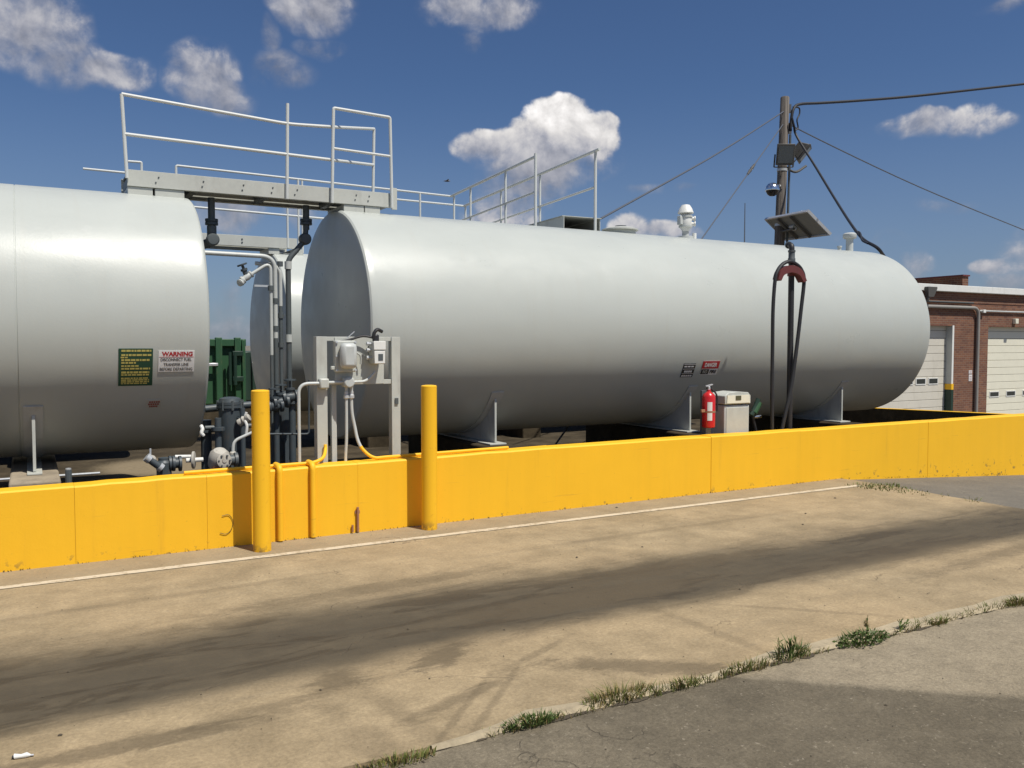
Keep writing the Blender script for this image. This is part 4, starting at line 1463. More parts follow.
part('conduit', MB().tube(curve([(a0 + .06, YE - .02, .72), (a0 + .055, YE - .04, .68), (a0 + .01, yw + .03, .625), (a0 - .08, yw, zc(a0 - .08) + .002), (a0 - .2, yw, zc(a0 - .2)), (a0 - .55, yw, zc(a0 - .55)), (at(184, 471, y=yw).x, yw, zc(1.0))], 8), .014, 12), M['yellow'], rk)
m0 = E_(334.3, 420, YE + .05).x
part('strut', MB().box(m0 - .022, m0 + .022, YE + .05, YE + .09, 0, zb0 - .003), M['pipe_light'], rk, bevel=.003)


# ------------------------------------------------------------------ piping between the tanks
def flanged_drop(label, px, name='drop_pipe'):
    x = at(px, 215, y=8.98).x
    y = 8.98
    t_ = thing(name, label, 'pipe', (x, y, 2.5), 'drop pipes under the walkway')
    zf = at(px, 222, y=y).z
    ze = at(px, 240, y=y).z
    return t_, x, y, zf, ze


t_, x, y, zf, ze = flanged_drop('dark drop pipe with round elbow beside the left tank end', 211.5)
part('pipe', MB().tube([(x, y, 3.015), (x, y, ze + .02)], .034, 14), M['pipe_dark'], t_)
part('flange', MB().lathe([(.062, -.03), (.062, -.004), (.055, 0), (.062, .004), (.062, .03)], (x, y, zf), n=18), M['pipe_blue'], t_)
part('elbow', MB().tube(fillet([(x, y, zf - .04), (x, y, ze - .02), (x - .10, y + .16, ze - .05)], .09), .046, 14), M['pipe_dark'], t_)
part('blind_cap', MB().lathe([(.062, 0), (.062, .05), (.05, .065), (0, .07)], (x, y - .02, ze), (0, -1, 0), 20), M['pipe_dark'], t_)
t_, x, y, zf, ze = flanged_drop('dark drop pipe with offset elbow in front of the middle tank end', 306)
part('pipe', MB().tube([(x, y, 3.015), (x, y, zf - .08)], .034, 14), M['pipe_dark'], t_)
part('flange', MB().lathe([(.062, -.03), (.062, -.004), (.055, 0), (.062, .004), (.062, .03)], (x, y, zf), n=18), M['pipe_blue'], t_)
e1_ = at(304, 240, y=y)
e2_ = at(288, 260, y=y)
mb = MB().tube(fillet([(x, y, zf - .04), (e1_.x + .01, y, e1_.z), (e2_.x, y, e2_.z), (e2_.x, y, .30)], .06), .028, 14)
part('offset_pipe', mb, M['pipe_dark'], t_)
part('elbow', MB().lathe([(.05, -.05), (.062, -.03), (.062, .03), (.05, .05)], (e1_.x + .01, y, e1_.z + .01), (0, 1, 0), 16), M['pipe_dark'], t_)
for zz in (2.38, 1.62):
    part('coupling', MB().lathe([(.036, -.04), (.036, .04)], (e2_.x, y, zz), n=14), M['pipe_light'], t_)

# light horizontal line that turns down
pr = thing('pipe_run', 'pale grey pipes crossing the gap and turning down between the tanks', 'pipes', (1.9, 8.8, 0))
y = 8.82
za = at(240, 254, y=y).z
xd = at(275.3, 300, y=y).x
def two_tone(pts, rad, k, r, zsplit):
    f = fillet(pts, rad, k)
    e = f[-1].copy()
    f[-1] = Vector((e.x, e.y, zsplit))
    part('pipe', MB().tube(f, r, 14), M['pipe_light'], pr)
    part('pipe', MB().tube([(e.x, e.y, zsplit - .001), e], r, 14), M['pipe_dark'], pr, label='dark lower length of pipe')


two_tone([(1.0, y, za), (xd, y, za - .01), (xd, y, .25)], .14, 8, .023, 1.62)
xe = at(271, 300, y=y - .1).x
q = [at(247, 277, y=y - .1), at(267, 262, y=y - .1)]
two_tone([q[0], Vector((xe, y - .1, q[1].z)), Vector((xe, y - .1, .25))], .09, 6, .017, 1.45)
xf = at(280.5, 300, y=y + .05).x
two_tone([(xf - .25, y + .05, za - .08), (xf, y + .05, za - .09), (xf, y + .05, .25)], .12, 6, .020, 1.95)
for (xx, yy, zz) in ((xd, y, 2.0), (xd, y, 1.72), (xf, y + .05, 2.38), (xf, y + .05, 1.85), (xe, y - .1, 2.12), (xf, y + .05, 1.55)):
    part('coupling', MB().lathe([(.030, -.025), (.030, .025)], (xx, yy, zz), n=12), M['pipe_dark'], pr)
part('bracket', MB().box(xe - .16, xe + .02, y - .10, y - .07, 2.13, 2.15), M['galv'], pr)
vv = thing('gate_valve', 'pale valve with dark bonnet on the end of the upper pipe', 'valve', q[0])
v0_ = q[0]
part('body', MB().lathe([(0.0216, -0.0648), (0.0396, -0.0612), (0.0396, -0.0432), (0.0288, -0.036), (0.036, 0.0), (0.0288, 0.036), (0.036, 0.0432), (0.036, 0.0576), (0.023, 0.0612)], v0_, (.72, .0, .55), 14), M['pipe_light'], vv)
part('bonnet', MB().lathe([(0.0252, 0.0144), (0.0252, 0.0648), (0.0346, 0.0648), (0.0346, 0.0864), (0.0144, 0.09), (0.0144, 0.1296)], v0_, (-.35, .0, .9), 12), M['pipe_blue'], vv)
part('handwheel', MB().lathe([(0.0446, 0.1188), (0.0504, 0.1238), (0.0504, 0.1325), (0.0446, 0.1368), (0.036, 0.1325), (0.036, 0.1238)], v0_, (-.35, 0, .9), 16), M['pipe_blue'], vv)
part('handle', MB().lathe([(0.0324, 0.0), (0.036, 0.0072), (0.036, 0.036), (0.0216, 0.0432), (0.0, 0.0432)], v0_ - Vector((.05, 0, .05)), (-.6, -.5, -.3), 12), M['pipe_light'], vv)


# ------------------------------------------------------------------ pumps, filters, low pipework
def vessel(label, px, y, ptop, r, mk='pipe_blue'):
    c = at(px, ptop, y=y)
    t_ = thing('filter_vessel', label, 'filter', (c.x, y, 0), 'filter vessels between the tanks')
    z = c.z
    o = (c.x, y, 0)
    part('body', MB().lathe([(r * .92, .42), (r, .46), (r, z - .10)], o, n=28), M[mk], t_)
    part('flange', MB().lathe([(r * 1.14, z - .10), (r * 1.14, z - .075), (r * 1.05, z - .072), (r * 1.14, z - .069), (r * 1.14, z - .044)], o, n=28), M[mk], t_)
    part('lid', MB().lathe([(r * 1.0, z - .044), (r * .9, z - .012), (r * .5, z), (0, z + .004)], o, n=28), M[mk], t_)
    part('skirt', MB().lathe([(r * .75, .0), (r * .75, .42)], o, n=20), M['pipe_dark'], t_)
    for k in range(8):
        a = 2 * math.pi * k / 8
        part('bolt', MB().lathe([(.012, z - .12), (.012, z - .03), (0, z - .028)], (c.x + r * 1.08 * math.cos(a), y + r * 1.08 * math.sin(a), 0), n=6), M['pipe_dark'], t_)
    for k in range(3):
        a = 2 * math.pi * k / 3 + .5
        part('leg', MB().box(c.x + r * math.cos(a) - .022, c.x + r * math.cos(a) + .022, y + r * math.sin(a) - .02, y + r * math.sin(a) + .02, 0, .6), M[mk], t_)
    return t_


vessel('blue grey filter vessel left of the left bollard', 230, 8.35, 397, .105)
vessel('blue grey filter vessel right of the left bollard', 283, 8.75, 391, .11)
# low manifold
mf = thing('pipe_manifold', 'dark blue grey pipework and valves low between the two front tanks', 'pipes', (1.6, 8.2, 0))
for (px, y, pt, r) in ((242.5, 8.2, 408, .024), (276, 8.5, 395, .030), (292, 8.45, 392, .034), (206, 8.6, 420, .05), (218, 8.2, 418, .03)):
    c = at(px, pt, y=y)
    part('pipe', MB().tube([(c.x, y, 0), (c.x, y, c.z)], r, 12), M['pipe_blue'], mf)
    part('flange', MB().lathe([(r + .03, -.015), (r + .03, .015)], (c.x, y, c.z - .10), n=14), M['pipe_blue'], mf)
a = at(205, 409, y=8.5); b = at(300, 400, y=8.5)
part('pipe', MB().tube([a, b], .035, 12), M['pipe_blue'], mf)
a = at(205, 428, y=8.4); b = at(262, 425, y=8.4)
part('pipe', MB().tube([a, b], .022, 12), M['pipe_dark'], mf)
for px, py in ((281, 402), (290, 397), (275, 406)):
    c = at(px, py, y=8.42)
    part('valve_body', MB().lathe([(.03, -.08), (.065, -.075), (.065, -.05), (.045, -.04), (.055, 0), (.045, .04), (.065, .05), (.065, .075), (.03, .08)], c, (1, 0, .1), 14), M['pipe_blue'], mf)
    part('bonnet', MB().lathe([(.04, .0), (.04, .07), (.05, .07), (.05, .09), (.012, .095), (.012, .16), (.06, .16), (.06, .175), (0, .176)], c, (0, 0, 1), 14), M['pipe_blue'], mf)
a = at(262, 434, y=7.5); b = at(309, 434, y=7.5); d_ = at(309, 380, y=7.5)
solo('thin_conduit', MB().tube(fillet([a, b, d_], .03), .009, 8), M['pipe_blue'], a, label='thin dark conduit bending upward between the left bollard and the rack', cat='conduit')
# white handled valve
c = at(244, 420, y=7.9)
wv2 = thing('ball_valve', 'small white ball valve with lever just left of the left bollard', 'valve', c)
part('body', MB().lathe([(.022, -.06), (.034, -.055), (.034, -.03), (.028, -.02), (.04, .0), (.028, .02), (.034, .03), (.034, .055), (.022, .06)], c, (.7, -.5, .5), 12), M['dirty_white'], wv2)
part('lever', MB().tube(curve([c + Vector((.0, -.03, .0)), c + Vector((.015, -.04, -.05)), c + Vector((.01, -.035, -.13))], 4), .014, 8), M['white'], wv2)
part('stem', MB().tube([c, c + Vector((.02, -.01, .07))], .012, 8), M['white'], wv2)
# meter/pump with white dome on rusty base
c = at(219.5, 456, y=7.45)
pm = thing('transfer_pump', 'stained white domed pump on a rusty base behind the wall', 'pump', (c.x, 7.45, 0))
o = (c.x, 7.45, c.z)
part('housing', MB().lathe([(.082, -.10), (.088, -.085), (.088, -.02), (.078, .025), (.05, .055), (.0, .065)], (c.x + .0, 7.45, c.z), (0, -.45, .9), 24), M['dirty_white'], pm)
part('face', MB().lathe([(.062, 0), (.062, .012), (.052, .016), (.02, .016), (.018, .022), (0, .023)], (c.x + .018, 7.45 - .085, c.z - .03), (.15, -1, .1), 20), M['dirty_white'], pm)
for k in range(6):
    a = k * math.pi / 3
    part('bolt', MB().lathe([(.008, .0), (.008, .022), (0, .024)], (c.x + .018 + .046 * math.cos(a), 7.45 - .09, c.z - .03 + .046 * math.sin(a)), (.15, -1, .1), 6), M['pipe_dark'], pm)
part('base', MB().lathe([(.062, -.30), (.062, -.10), (.07, -.095), (.07, -.075)], o, n=20), M['rust'], pm)
part('outlet', MB().lathe([(.045, .06), (.045, .12), (.062, .12), (.062, .145), (0, .146)], (c.x, 7.45, c.z - .04), (1, 0, 0), 16), M['pipe_dark'], pm)
part('foot', MB().box(c.x - .12, c.x + .12, 7.33, 7.57, .002, c.z - .30), M['pad'], pm)
d0 = at(233, 455, y=7.5); d1 = at(233.5, 441, y=7.5); d2 = at(252, 432.5, y=7.5)
part('conduit', MB().tube(fillet([d0, d1, d2], .05), .013, 10), M['pipe_light'], pm)
part('conduit_fitting', MB().lathe([(.02, -.03), (.028, -.02), (.028, .02), (.02, .03)], d0, n=10), M['dirty_white'], pm)
# couplers under the left tank
cp = thing('hose_coupling', 'dark slanted hose coupling with chained cap under the left tank', 'hose coupling', at(157, 462, y=7.6))
a, b = at(148, 458.5, y=7.6), at(162, 468.5, y=7.6)
part('barrel', MB().tube([a, b], .030, 14), M['pipe_blue'], cp)
part('end_ring', MB().lathe([(.037, -.02), (.037, .02)], a, (b - a), 14), M['galv'], cp)
part('end_ring', MB().lathe([(.037, -.03), (.037, .0)], b, (b - a), 14), M['galv'], cp)
for k in range(7):
    zc2 = at(150.5, 449.5 + k * 1.25, y=7.6)
    part('chain_link', MB().lathe([(.004, -.007), (.008, -.004), (.008, .004), (.004, .007)], zc2 + Vector((0, .01, 0)), (0, .3, 1), 6), M['galv'], cp)
part('cap', MB().lathe([(.0, -.03), (.03, -.028), (.036, -.01), (.036, .012), (.02, .026), (0, .03)], at(152.5, 459.3, y=7.62), (.6, 0, .3), 14), M['dirty_white'], cp)
lv = thing('foot_valve', 'blue grey valve and pale flanged pipe low beside the left tank', 'valve', at(170, 466, y=7.7))
c = at(164, 466, y=7.7)
part('body', MB().lathe([(.06, -.12), (.06, .03), (.045, .05), (.045, .07), (.02, .075)], c, n=16), M['pipe_blue'], lv)
a, b = at(164, 464, y=7.7), at(180, 463, y=7.7)
part('neck', MB().tube([a, b], .042, 14), M['pipe_blue'], lv)
for px in (170, 173.5, 180):
    part('flange', MB().lathe([(.066, -.010), (.066, .010)], at(px, 463.5, y=7.7), (1, 0, .0), 16), M['pipe_blue'], lv)
a, b = at(175, 456.8, y=7.8), at(191, 456.5, y=7.8)
part('pipe', MB().tube([a, b], .016, 10), M['white'], lv)
a, b = at(186, 460.5, y=7.75), at(203, 459.5, y=7.75)
part('branch_pipe', MB().tube([a, b], .020, 10), M['white'], lv)
part('pipe_flange', MB().lathe([(.068, -.012), (.075, -.008), (.075, .008), (.068, .012)], at(193.5, 460, y=7.72), (1, -.3, 0), 18), M['dirty_white'], lv)
c = at(201.5, 431, y=8.0)
solo('drain_cock', MB().tube(curve([at(201, 425.5, y=8.0), at(202.5, 429, y=7.98), at(201.5, 433, y=7.97), at(204, 436, y=7.97)], 4), [.016] * 12 + [.012], 8), M['white'], c, label='small white drain cock at the bottom of the left tank end', cat='valve')
# low line with a capped stub near the left pier
a, b = at(60, 475.5, y=8.0), at(100, 474.8, y=8.0)
lp = thing('drain_line', 'thin floor pipe with a dark capped stub right of the left pier', 'pipe', a)
part('pipe', MB().tube([(-3, 8.0, a.z), (b.x, 8.0, a.z)], .010, 8), M['galv'], lp)
c = at(68.5, 476, y=7.9)
part('stub', MB().tube([(c.x, 7.9, 0), (c.x, 7.9, c.z + .05)], .026, 10), M['pipe_dark'], lp)
part('stub_cap', MB().lathe([(.022, 0), (.022, .012), (0, .016)], (c.x, 7.9, c.z + .052), n=10), M['galv'], lp)

# ------------------------------------------------------------------ green bin far behind
YG = 18.0
g0, g1 = at(196, 380, y=YG).x, at(244.6, 380, y=YG).x
zt = at(225, 339.5, y=YG).z
zl = at(225, 404, y=YG).z
gb = thing('waste_container', 'dark green ribbed steel waste container seen between the tanks', 'container', ((g0 + g1) / 2, YG, 0))
part('body', MB().box(g0, g1, YG, YG + 3.5, zl, zt), M['green'], gb, bevel=.02)
part('leg', MB().box(g0 + .2, g0 + .4, YG + .1, YG + 3.3, -.02, zl - .003), M['green_dark'], gb)
part('leg', MB().box(g1 - .4, g1 - .2, YG + .1, YG + 3.3, -.02, zl - .003), M['green_dark'], gb)
for px0, px1, dz in ((215, 221.5, .04), (234, 240, .04), (241, 244.5, .0)):
    a, b = at(px0, 380, y=YG).x, at(px1, 380, y=YG).x
    part('rib', MB().box(a, b, YG - .14, YG - .002, zl, zt + dz), M['green'], gb, bevel=.015)
part('rib', MB().box(g0 - .02, g1 + .02, YG - .10, YG - .003, zt - .14, zt + .01), M['green'], gb, bevel=.015)
ha, hb = at(233, 353.5, y=YG - .25), at(243.5, 353.5, y=YG - .25)
for py in (353.5, 379):
    c = at(238, py, y=YG - .2)
    part('hinge', MB().box(ha.x, hb.x, YG - .24, YG - .145, c.z - .05, c.z + .05), M['green_dark'], gb, bevel=.01)
a = at(235, 352, y=YG - .22); b = at(235, 385, y=YG - .22)
part('lock_rod', MB().tube([a, (a.x, a.y, b.z)], .035, 10), M['green_dark'], gb)
a = at(230, 352, y=YG - .2)
part('lock_rod', MB().tube([(a.x, a.y, a.z), (a.x, a.y, b.z)], .03, 10), M['green_dark'], gb)
c = at(213.5, 364.5, y=YG - .1)
part('latch', MB().box(c.x - .12, c.x + .08, YG - .16, YG - .105, c.z - .03, c.z + .03), M['alu'], gb, bevel=.01)

YG2 = 22.5
h0, h1 = at(232, 380, y=YG2).x, at(275, 380, y=YG2).x
zt2g = at(240, 351.5, y=YG2).z
gb2 = thing('waste_container', 'blackish green container, only a sliver showing right of the ribbed one', 'container', ((h0 + h1) / 2, YG2, 0))
part('body', MB().box(h0, h1, YG2, YG2 + 2.2, .12, zt2g), M['green_dark'], gb2, bevel=.02)
for q in range(5):
    xx = h0 + .1 + (h1 - h0 - .3) * q / 4
    part('rib', MB().box(xx, xx + .1, YG2 - .08, YG2 - .002, .14, zt2g - .02), M['green_dark'], gb2, bevel=.01)
for xx in (h0 + .2, h1 - .4):
    part('skid', MB().box(xx, xx + .15, YG2 + .05, YG2 + 2.1, -.01, .118), M['green_dark'], gb2)

# ------------------------------------------------------------------ utility pole
YP = 15.0
pb_, pt_ = at(779.5, 240, y=YP), at(785, 97, y=YP)
axis = (pt_ - pb_).normalized()
foot = pb_ - axis * ((pb_.z - gz(pb_.x) + .3) / axis.z)
up_ = thing('utility_pole', 'weathered wooden utility pole rising behind the long tank', 'utility pole', (foot.x, YP, gz(foot.x)))
part('pole', MB().lathe([(.15, 0), (.138, 1.5), (.125, 4), (.104, (pt_ - foot).length - .02), (.09, (pt_ - foot).length)], foot, axis, 20), M['wood'], up_)
on = lambda px, py, y=YP: at(px, py, y=y)


def pole_pt(py):
    k = (97 - py) / (97 - 240)
    return lerp(pt_, pb_, k)


part('bracket', MB().obox(pole_pt(108) + Vector((.14, -.02, 0)), RT, FH, UP, .04, .03, .10), M['steelwire'], up_)
part('bracket', MB().obox(pole_pt(128) + Vector((.16, -.02, 0)), RT, FH, UP, .05, .03, .12), M['steelwire'], up_)
for py in (152, 170, 225):
    part('strap', MB().lathe([(.124, -.03), (.124, .03)], pole_pt(py), axis, 20), M['galv'], up_)
part('service_conduit', MB().tube([pole_pt(135) + Vector((.10, -.12, 0)), pole_pt(238) + Vector((.12, -.13, 0)), foot + Vector((.12, -.15, .3))], .028, 8), M['pipe_dark'], up_)


def floodlight(label, c, nrm, side, w, h, d):
    t_ = thing('floodlight', label, 'floodlight', c, 'floodlights on the pole')
    n = nrm.normalized()
    s = side.normalized()
    u = s.cross(n).normalized()
    if u.z < 0:
        u = -u
    # tapered housing: big front, smaller back
    F = [c + s * (w * a) + u * (h * b) for a, b in ((-1, -1), (1, -1), (1, 1), (-1, 1))]
    B = [c - n * d + s * (w * .62 * a) + u * (h * .62 * b) for a, b in ((-1, -1), (1, -1), (1, 1), (-1, 1))]
    mb = MB()
    mb.add(F + B, [(0, 1, 2, 3), (7, 6, 5, 4), (0, 4, 5, 1), (1, 5, 6, 2), (2, 6, 7, 3), (3, 7, 4, 0)])
    part('housing', mb, M['bronze'], t_, bevel=.02)
    part('frame', MB().obox(c + n * .02, s, u, n, w * 1.04, h * 1.04, .018), M['bronze'], t_, bevel=.01)
    part('glass', MB().obox(c + n * .042, s, u, n, w * .84, h * .82, .003), M['lens'], t_)
    mb = MB()
    for k in (-1, 1):
        mb.bar(c + s * (w * 1.1 * k) - n * (d * .4), c + s * (w * 1.1 * k) - u * (h * 1.25) - n * (d * .4), .03, .02)
    mb.bar(c - s * (w * 1.1) - u * (h * 1.25) - n * (d * .4), c + s * (w * 1.1) - u * (h * 1.25) - n * (d * .4), .03, .02)
    part('yoke', mb, M['bronze'], t_)
    return t_


c1 = at(785.3, 154.5, y=YP - .36)
floodlight('dark square floodlight on the pole facing the lane', c1, -FH * .95 - UP * .25 - RT * .1, RT, .205, .235, .20)
c2 = at(804, 153.5, y=YP - .1)
t_ = floodlight('dark floodlight on the right of the pole tilted sideways', c2, RT * .75 - UP * .62 - FH * .25, FH * .9 + RT * .35, .23, .22, .26)
part('arm', MB().tube(curve([pole_pt(165), at(795, 172, y=YP - .1), at(806, 166, y=YP - .1)], 5), .03, 8), M['bronze'], t_)
# dome camera
c = at(772.3, 189.5, y=YP - .2)
dc = thing('dome_camera', 'silver dome security camera on the left of the pole', 'camera', c)
part('hood', MB().lathe([(.165, -.03), (.17, 0), (.15, .07), (.10, .13), (.04, .155), (0, .16)], c, n=28), M['chrome'], dc)
part('dome', MB().lathe([(0, -.16), (.06, -.152), (.11, -.115), (.14, -.06), (.15, -.032)], c, n=28), M['smoke'], dc)
part('arm', MB().tube([c + Vector((0, 0, .10)), pole_pt(186)], .03, 10), M['white'], dc)
# solar panel
px4 = [(766, 218.7), (808.5, 210.6), (830.5, 233.5), (786, 239)]
rr = [ray(*p_).normalized() for p_ in px4]
mm = Matrix((rr[1], -rr[2], rr[3])).transposed().inverted() @ rr[0]
d0 = at(*px4[0], y=YP + .35) - Vector((0, 0, CAM_H))
A_ = [Vector((0, 0, CAM_H)) + r_4 * (k_ * d0.length) for r_4, k_ in zip(rr, (1, mm[0], mm[1], mm[2]))]
sp_ = thing('solar_panel', 'tilted solar panel on the pole, seen from below', 'solar panel', (A_[0] + A_[2]) / 2)
cen = (A_[0] + A_[2]) / 2
ax_u = (A_[1] - A_[0]).normalized()
ax_v = (A_[3] - A_[0]).normalized()
hu = (A_[1] - A_[0]).length / 2
hv = (A_[3] - A_[0]).length / 2
ax_n = ax_u.cross(ax_v).normalized()
if ax_n.z < 0:
    ax_n = -ax_n
part('backsheet', MB().obox(cen, ax_u, ax_v, ax_n, hu, hv, .010), M['solar_back'], sp_)
part('cells', MB().obox(cen + ax_n * .013, ax_u, ax_v, ax_n, hu * .98, hv * .98, .003), M['solar'], sp_)
for k in (-1, 1):
    part('frame_bar', MB().obox(cen + ax_u * (hu * k) - ax_n * .012, ax_u, ax_v, ax_n, .018, hv + .018, .030), M['alu'], sp_)
    part('frame_bar', MB().obox(cen + ax_v * (hv * k) - ax_n * .012, ax_u, ax_v, ax_n, hu - .018, .018, .029), M['alu'], sp_)
part('support_rail', MB().obox(cen + ax_u * (hu * .25) - ax_n * .06, ax_u, ax_v, ax_n, .03, hv * .95, .025), M['bronze'], sp_)
part('support_rail', MB().obox(cen - ax_u * (hu * .35) - ax_n * .06, ax_u, ax_v, ax_n, .03, hv * .95, .025), M['bronze'], sp_)
part('strut', MB().tube([cen - ax_n * .09, pole_pt(232)], .03, 8), M['bronze'], sp_)
part('junction_box', MB().obox(cen + ax_u * (-hu * .1) - ax_n * .05, ax_u, ax_v, ax_n, .10, .07, .035), M['galv'], sp_, bevel=.01)

# cables
k1 = [at(790.5, 131, y=YP - .1), at(791, 122, y=YP - .1), at(793.5, 109, y=YP - .1), at(800, 104.2, y=YP - .05), at(820, 103, y=YP), at(860, 100.5, y=YP), at(920, 95.5, y=YP), at(1024, 84, y=YP)]
dirx = (k1[-1] - k1[-2]).normalized()
k1.append(k1[-1] + dirx * 12)
solo('service_cable', MB().tube(curve(k1, 6), .035, 8), M['wire'], pt_, label='thick black service cable leaving the pole toward the upper right', cat='cable')
k2 = [at(792, 118, y=YP - .2), at(794, 126, y=YP - .2), at(797, 137, y=YP - .2), at(815, 166, y=14), at(835, 199, y=12.6), at(851, 224, y=11.2), at(863, 239, y=10.2), at(877, 247.6, y=9.45), at(884, 256, y=9.75)]
solo('drop_cable', MB().tube(curve(k2, 6), .027, 8), M['wire'], k2[0], label='black drop cable falling from the pole to the far end of the long tank', cat='cable')
k2b = [at(855, 231, y=10.9), at(860, 233, y=10.5), at(862, 240, y=10.1), at(868, 243.5, y=9.7)]
solo('cable_loop', MB().tube(curve(k2b, 6), .018, 6), M['wire'], k2b[0], label='slack loop beside the lower end of the black drop cable', cat='cable')
k2c = [at(793, 107, y=YP - .1), at(799, 108, y=YP - .1), at(799.5, 114, y=YP - .1), at(797, 120, y=YP - .1), at(798, 128, y=YP - .1), at(794, 131, y=YP - .1)]
solo('cable_loop', MB().tube(curve(k2c, 6), .018, 6), M['wire'], k2c[0], label='small slack cable loop at the top right of the pole', cat='cable')
a, b = at(803, 131.5, y=YP), at(1024, 230, y=16.5)
mid = lerp(a, b, .45) - Vector((0, 0, .10))
solo('overhead_wire', MB().tube(curve([pole_pt(118), a, mid, b, b + (b - mid) * .25], 6), .016, 6), M['steelwire'], a, label='thin wire running from the pole down to the right edge', cat='wire', group='thin wires on the pole')
a, b = pole_pt(111), at(601, 218.5, y=9.6)
mid = lerp(a, b, .5) - Vector((0, 0, .06))
solo('overhead_wire', MB().tube(curve([a, mid, b], 8), .015, 6), M['steelwire'], a, label='thin wire running from the pole down to the walkway on the long tank', cat='wire', group='thin wires on the pole')
a, b = pole_pt(123), at(703, 237, y=12.0)
end = a + (b - a) * ((a.z - .0) / (a.z - b.z))
gw = thing('guy_wire', 'guy wire with insulator slanting down behind the vent valve', 'wire', a, 'thin wires on the pole')
part('strand', MB().tube([a, end], .013, 6), M['steelwire'], gw)
im = [lerp(a, b, k) for k in (.43, .52)]
part('insulator', MB().tube([im[0], lerp(im[0], im[1], .4), lerp(im[0], im[1], .5), lerp(im[0], im[1], .6), im[1]], [.022, .035, .018, .035, .022], 10), M['bronze'], gw)
# far bird
c = at(447, 181, y=70)
bd = thing('bird', 'tiny dark bird gliding in front of the clouds', 'bird', c)
part('body', MB().tube([c - RT * .28, c - RT * .1, c + RT * .1, c + RT * .30], [.02, .07, .075, .02], 8), M['bronze'], bd)
part('wing', MB().add([c + UP * .03 - RT * .10, c + UP * .03 + RT * .10, c - FH * .6 + UP * .06 + RT * .22, c - FH * .6 + UP * .06 + RT * .14, c - RT * .10, c + RT * .10, c - FH * .6 + UP * .05 + RT * .22, c - FH * .6 + UP * .05 + RT * .14], [(0, 1, 2, 3), (7, 6, 5, 4), (0, 4, 5, 1), (1, 5, 6, 2), (2, 6, 7, 3), (3, 7, 4, 0)]), M['bronze'], bd)
part('wing', MB().add([c + UP * .03 - RT * .10, c + UP * .03 + RT * .10, c + FH * .6 + UP * .10 - RT * .32, c + FH * .6 + UP * .10 - RT * .42, c - RT * .10, c + RT * .10, c + FH * .6 + UP * .09 - RT * .32, c + FH * .6 + UP * .09 - RT * .42], [(0, 1, 2, 3), (7, 6, 5, 4), (0, 4, 5, 1), (1, 5, 6, 2), (2, 6, 7, 3), (3, 7, 4, 0)]), M['bronze'], bd)

# ------------------------------------------------------------------ brick garage
YBL = 17.0
G = lambda px, py, y=YBL: at(px, py, y=y)
GZ0 = -.93
bl = thing('brick_garage', 'red brick garage with cream roll up doors behind the right end of the tank', 'building', (27, YBL, GZ0))
XBL0, XBL1 = 18.5, 41.0
zfas0 = G(975, 293.3).z
zfas1 = G(975, 286.8).z
d1r = G(952.3, 360).x       # right edge of left opening
d1l = d1r - 3.9
d2l = G(987.5, 360).x
d2r = d2l + 3.9
zd1 = G(950, 326).z
zd2 = G(1000, 326.8).z
WD = .30
# front wall built round the two openings (no overlapping faces)
mb = MB()
mb.box(XBL0, d1l, YBL, YBL + WD, GZ0 - .3, zfas0)
mb.box(d1r, d2l, YBL, YBL + WD, GZ0 - .3, zfas0)
mb.box(d2r, XBL1, YBL, YBL + WD, GZ0 - .3, zfas0)
mb.box(d1l, d1r, YBL, YBL + WD, zd1, zfas0)
mb.box(d2l, d2r, YBL, YBL + WD, zd2, zfas0)
mb.box(XBL0, XBL0 + .3, YBL + WD, YBL + 11, GZ0 - .3, zfas0)
mb.box(XBL1 - .3, XBL1, YBL + WD, YBL + 11, GZ0 - .3, zfas0)
mb.box(XBL0, XBL1, YBL + 11, YBL + 11.3, GZ0 - .3, zfas0)
part('wall', mb, M['brick'], bl, smooth=0)
# soldier course line under the fascia
zso = G(975, 303.5).z
part('string_course', MB().box(XBL0, XBL1, YBL - .018, YBL - .002, zso, zso + .07), M['brick'], bl, smooth=0)
part('fascia', MB().box(XBL0 - .15, XBL1 + .15, YBL - .16, YBL + .15, zfas0 + .002, zfas1), M['white'], bl, bevel=.012)
part('roof', MB().box(XBL0 - .1, XBL1 + .1, YBL + .151, YBL + 11.4, zfas0 + .002, zfas1 - .06), M['pad'], bl, smooth=0)


def garage_door(xl, xr, ztop, winx, wz0, wz1, ph, m):
    d = part('garage_door', MB().box(xl - .05, xr + .05, YBL + WD - .04, YBL + WD + .02, GZ0 - .02, ztop + .05), M['grey_paint'], bl, smooth=0)
    yd = YBL + WD - .09
    z = GZ0 + .01
    while z < ztop + .05:
        z1_ = min(z + ph - .012, ztop + .08)
        part('door_panel', MB().prism([(xl - .04, yd, z + .006), (xl - .04, yd + .006, z), (xl - .04, yd + .045, z), (xl - .04, yd + .045, z1_), (xl - .04, yd + .006, z1_), (xl - .04, yd, z1_ - .006)], (xr - xl + .08, 0, 0)), m, d, smooth=0)
        z += ph
    for (a, b) in winx:
        w = MB()
        f = .03
        w.box(a - f, b + f, yd - .014, yd - .001, wz1, wz1 + f)
        w.box(a - f, b + f, yd - .014, yd - .001, wz0 - f, wz0)
        w.box(a - f, a, yd - .014, yd - .001, wz0, wz1)
        w.box(b, b + f, yd - .014, yd - .001, wz0, wz1)
        part('window_frame', w, M['white'], d, smooth=0)
        part('window_pane', MB().box(a, b, yd - .008, yd - .0015, wz0, wz1), M['glass'], d, smooth=0)
    return d


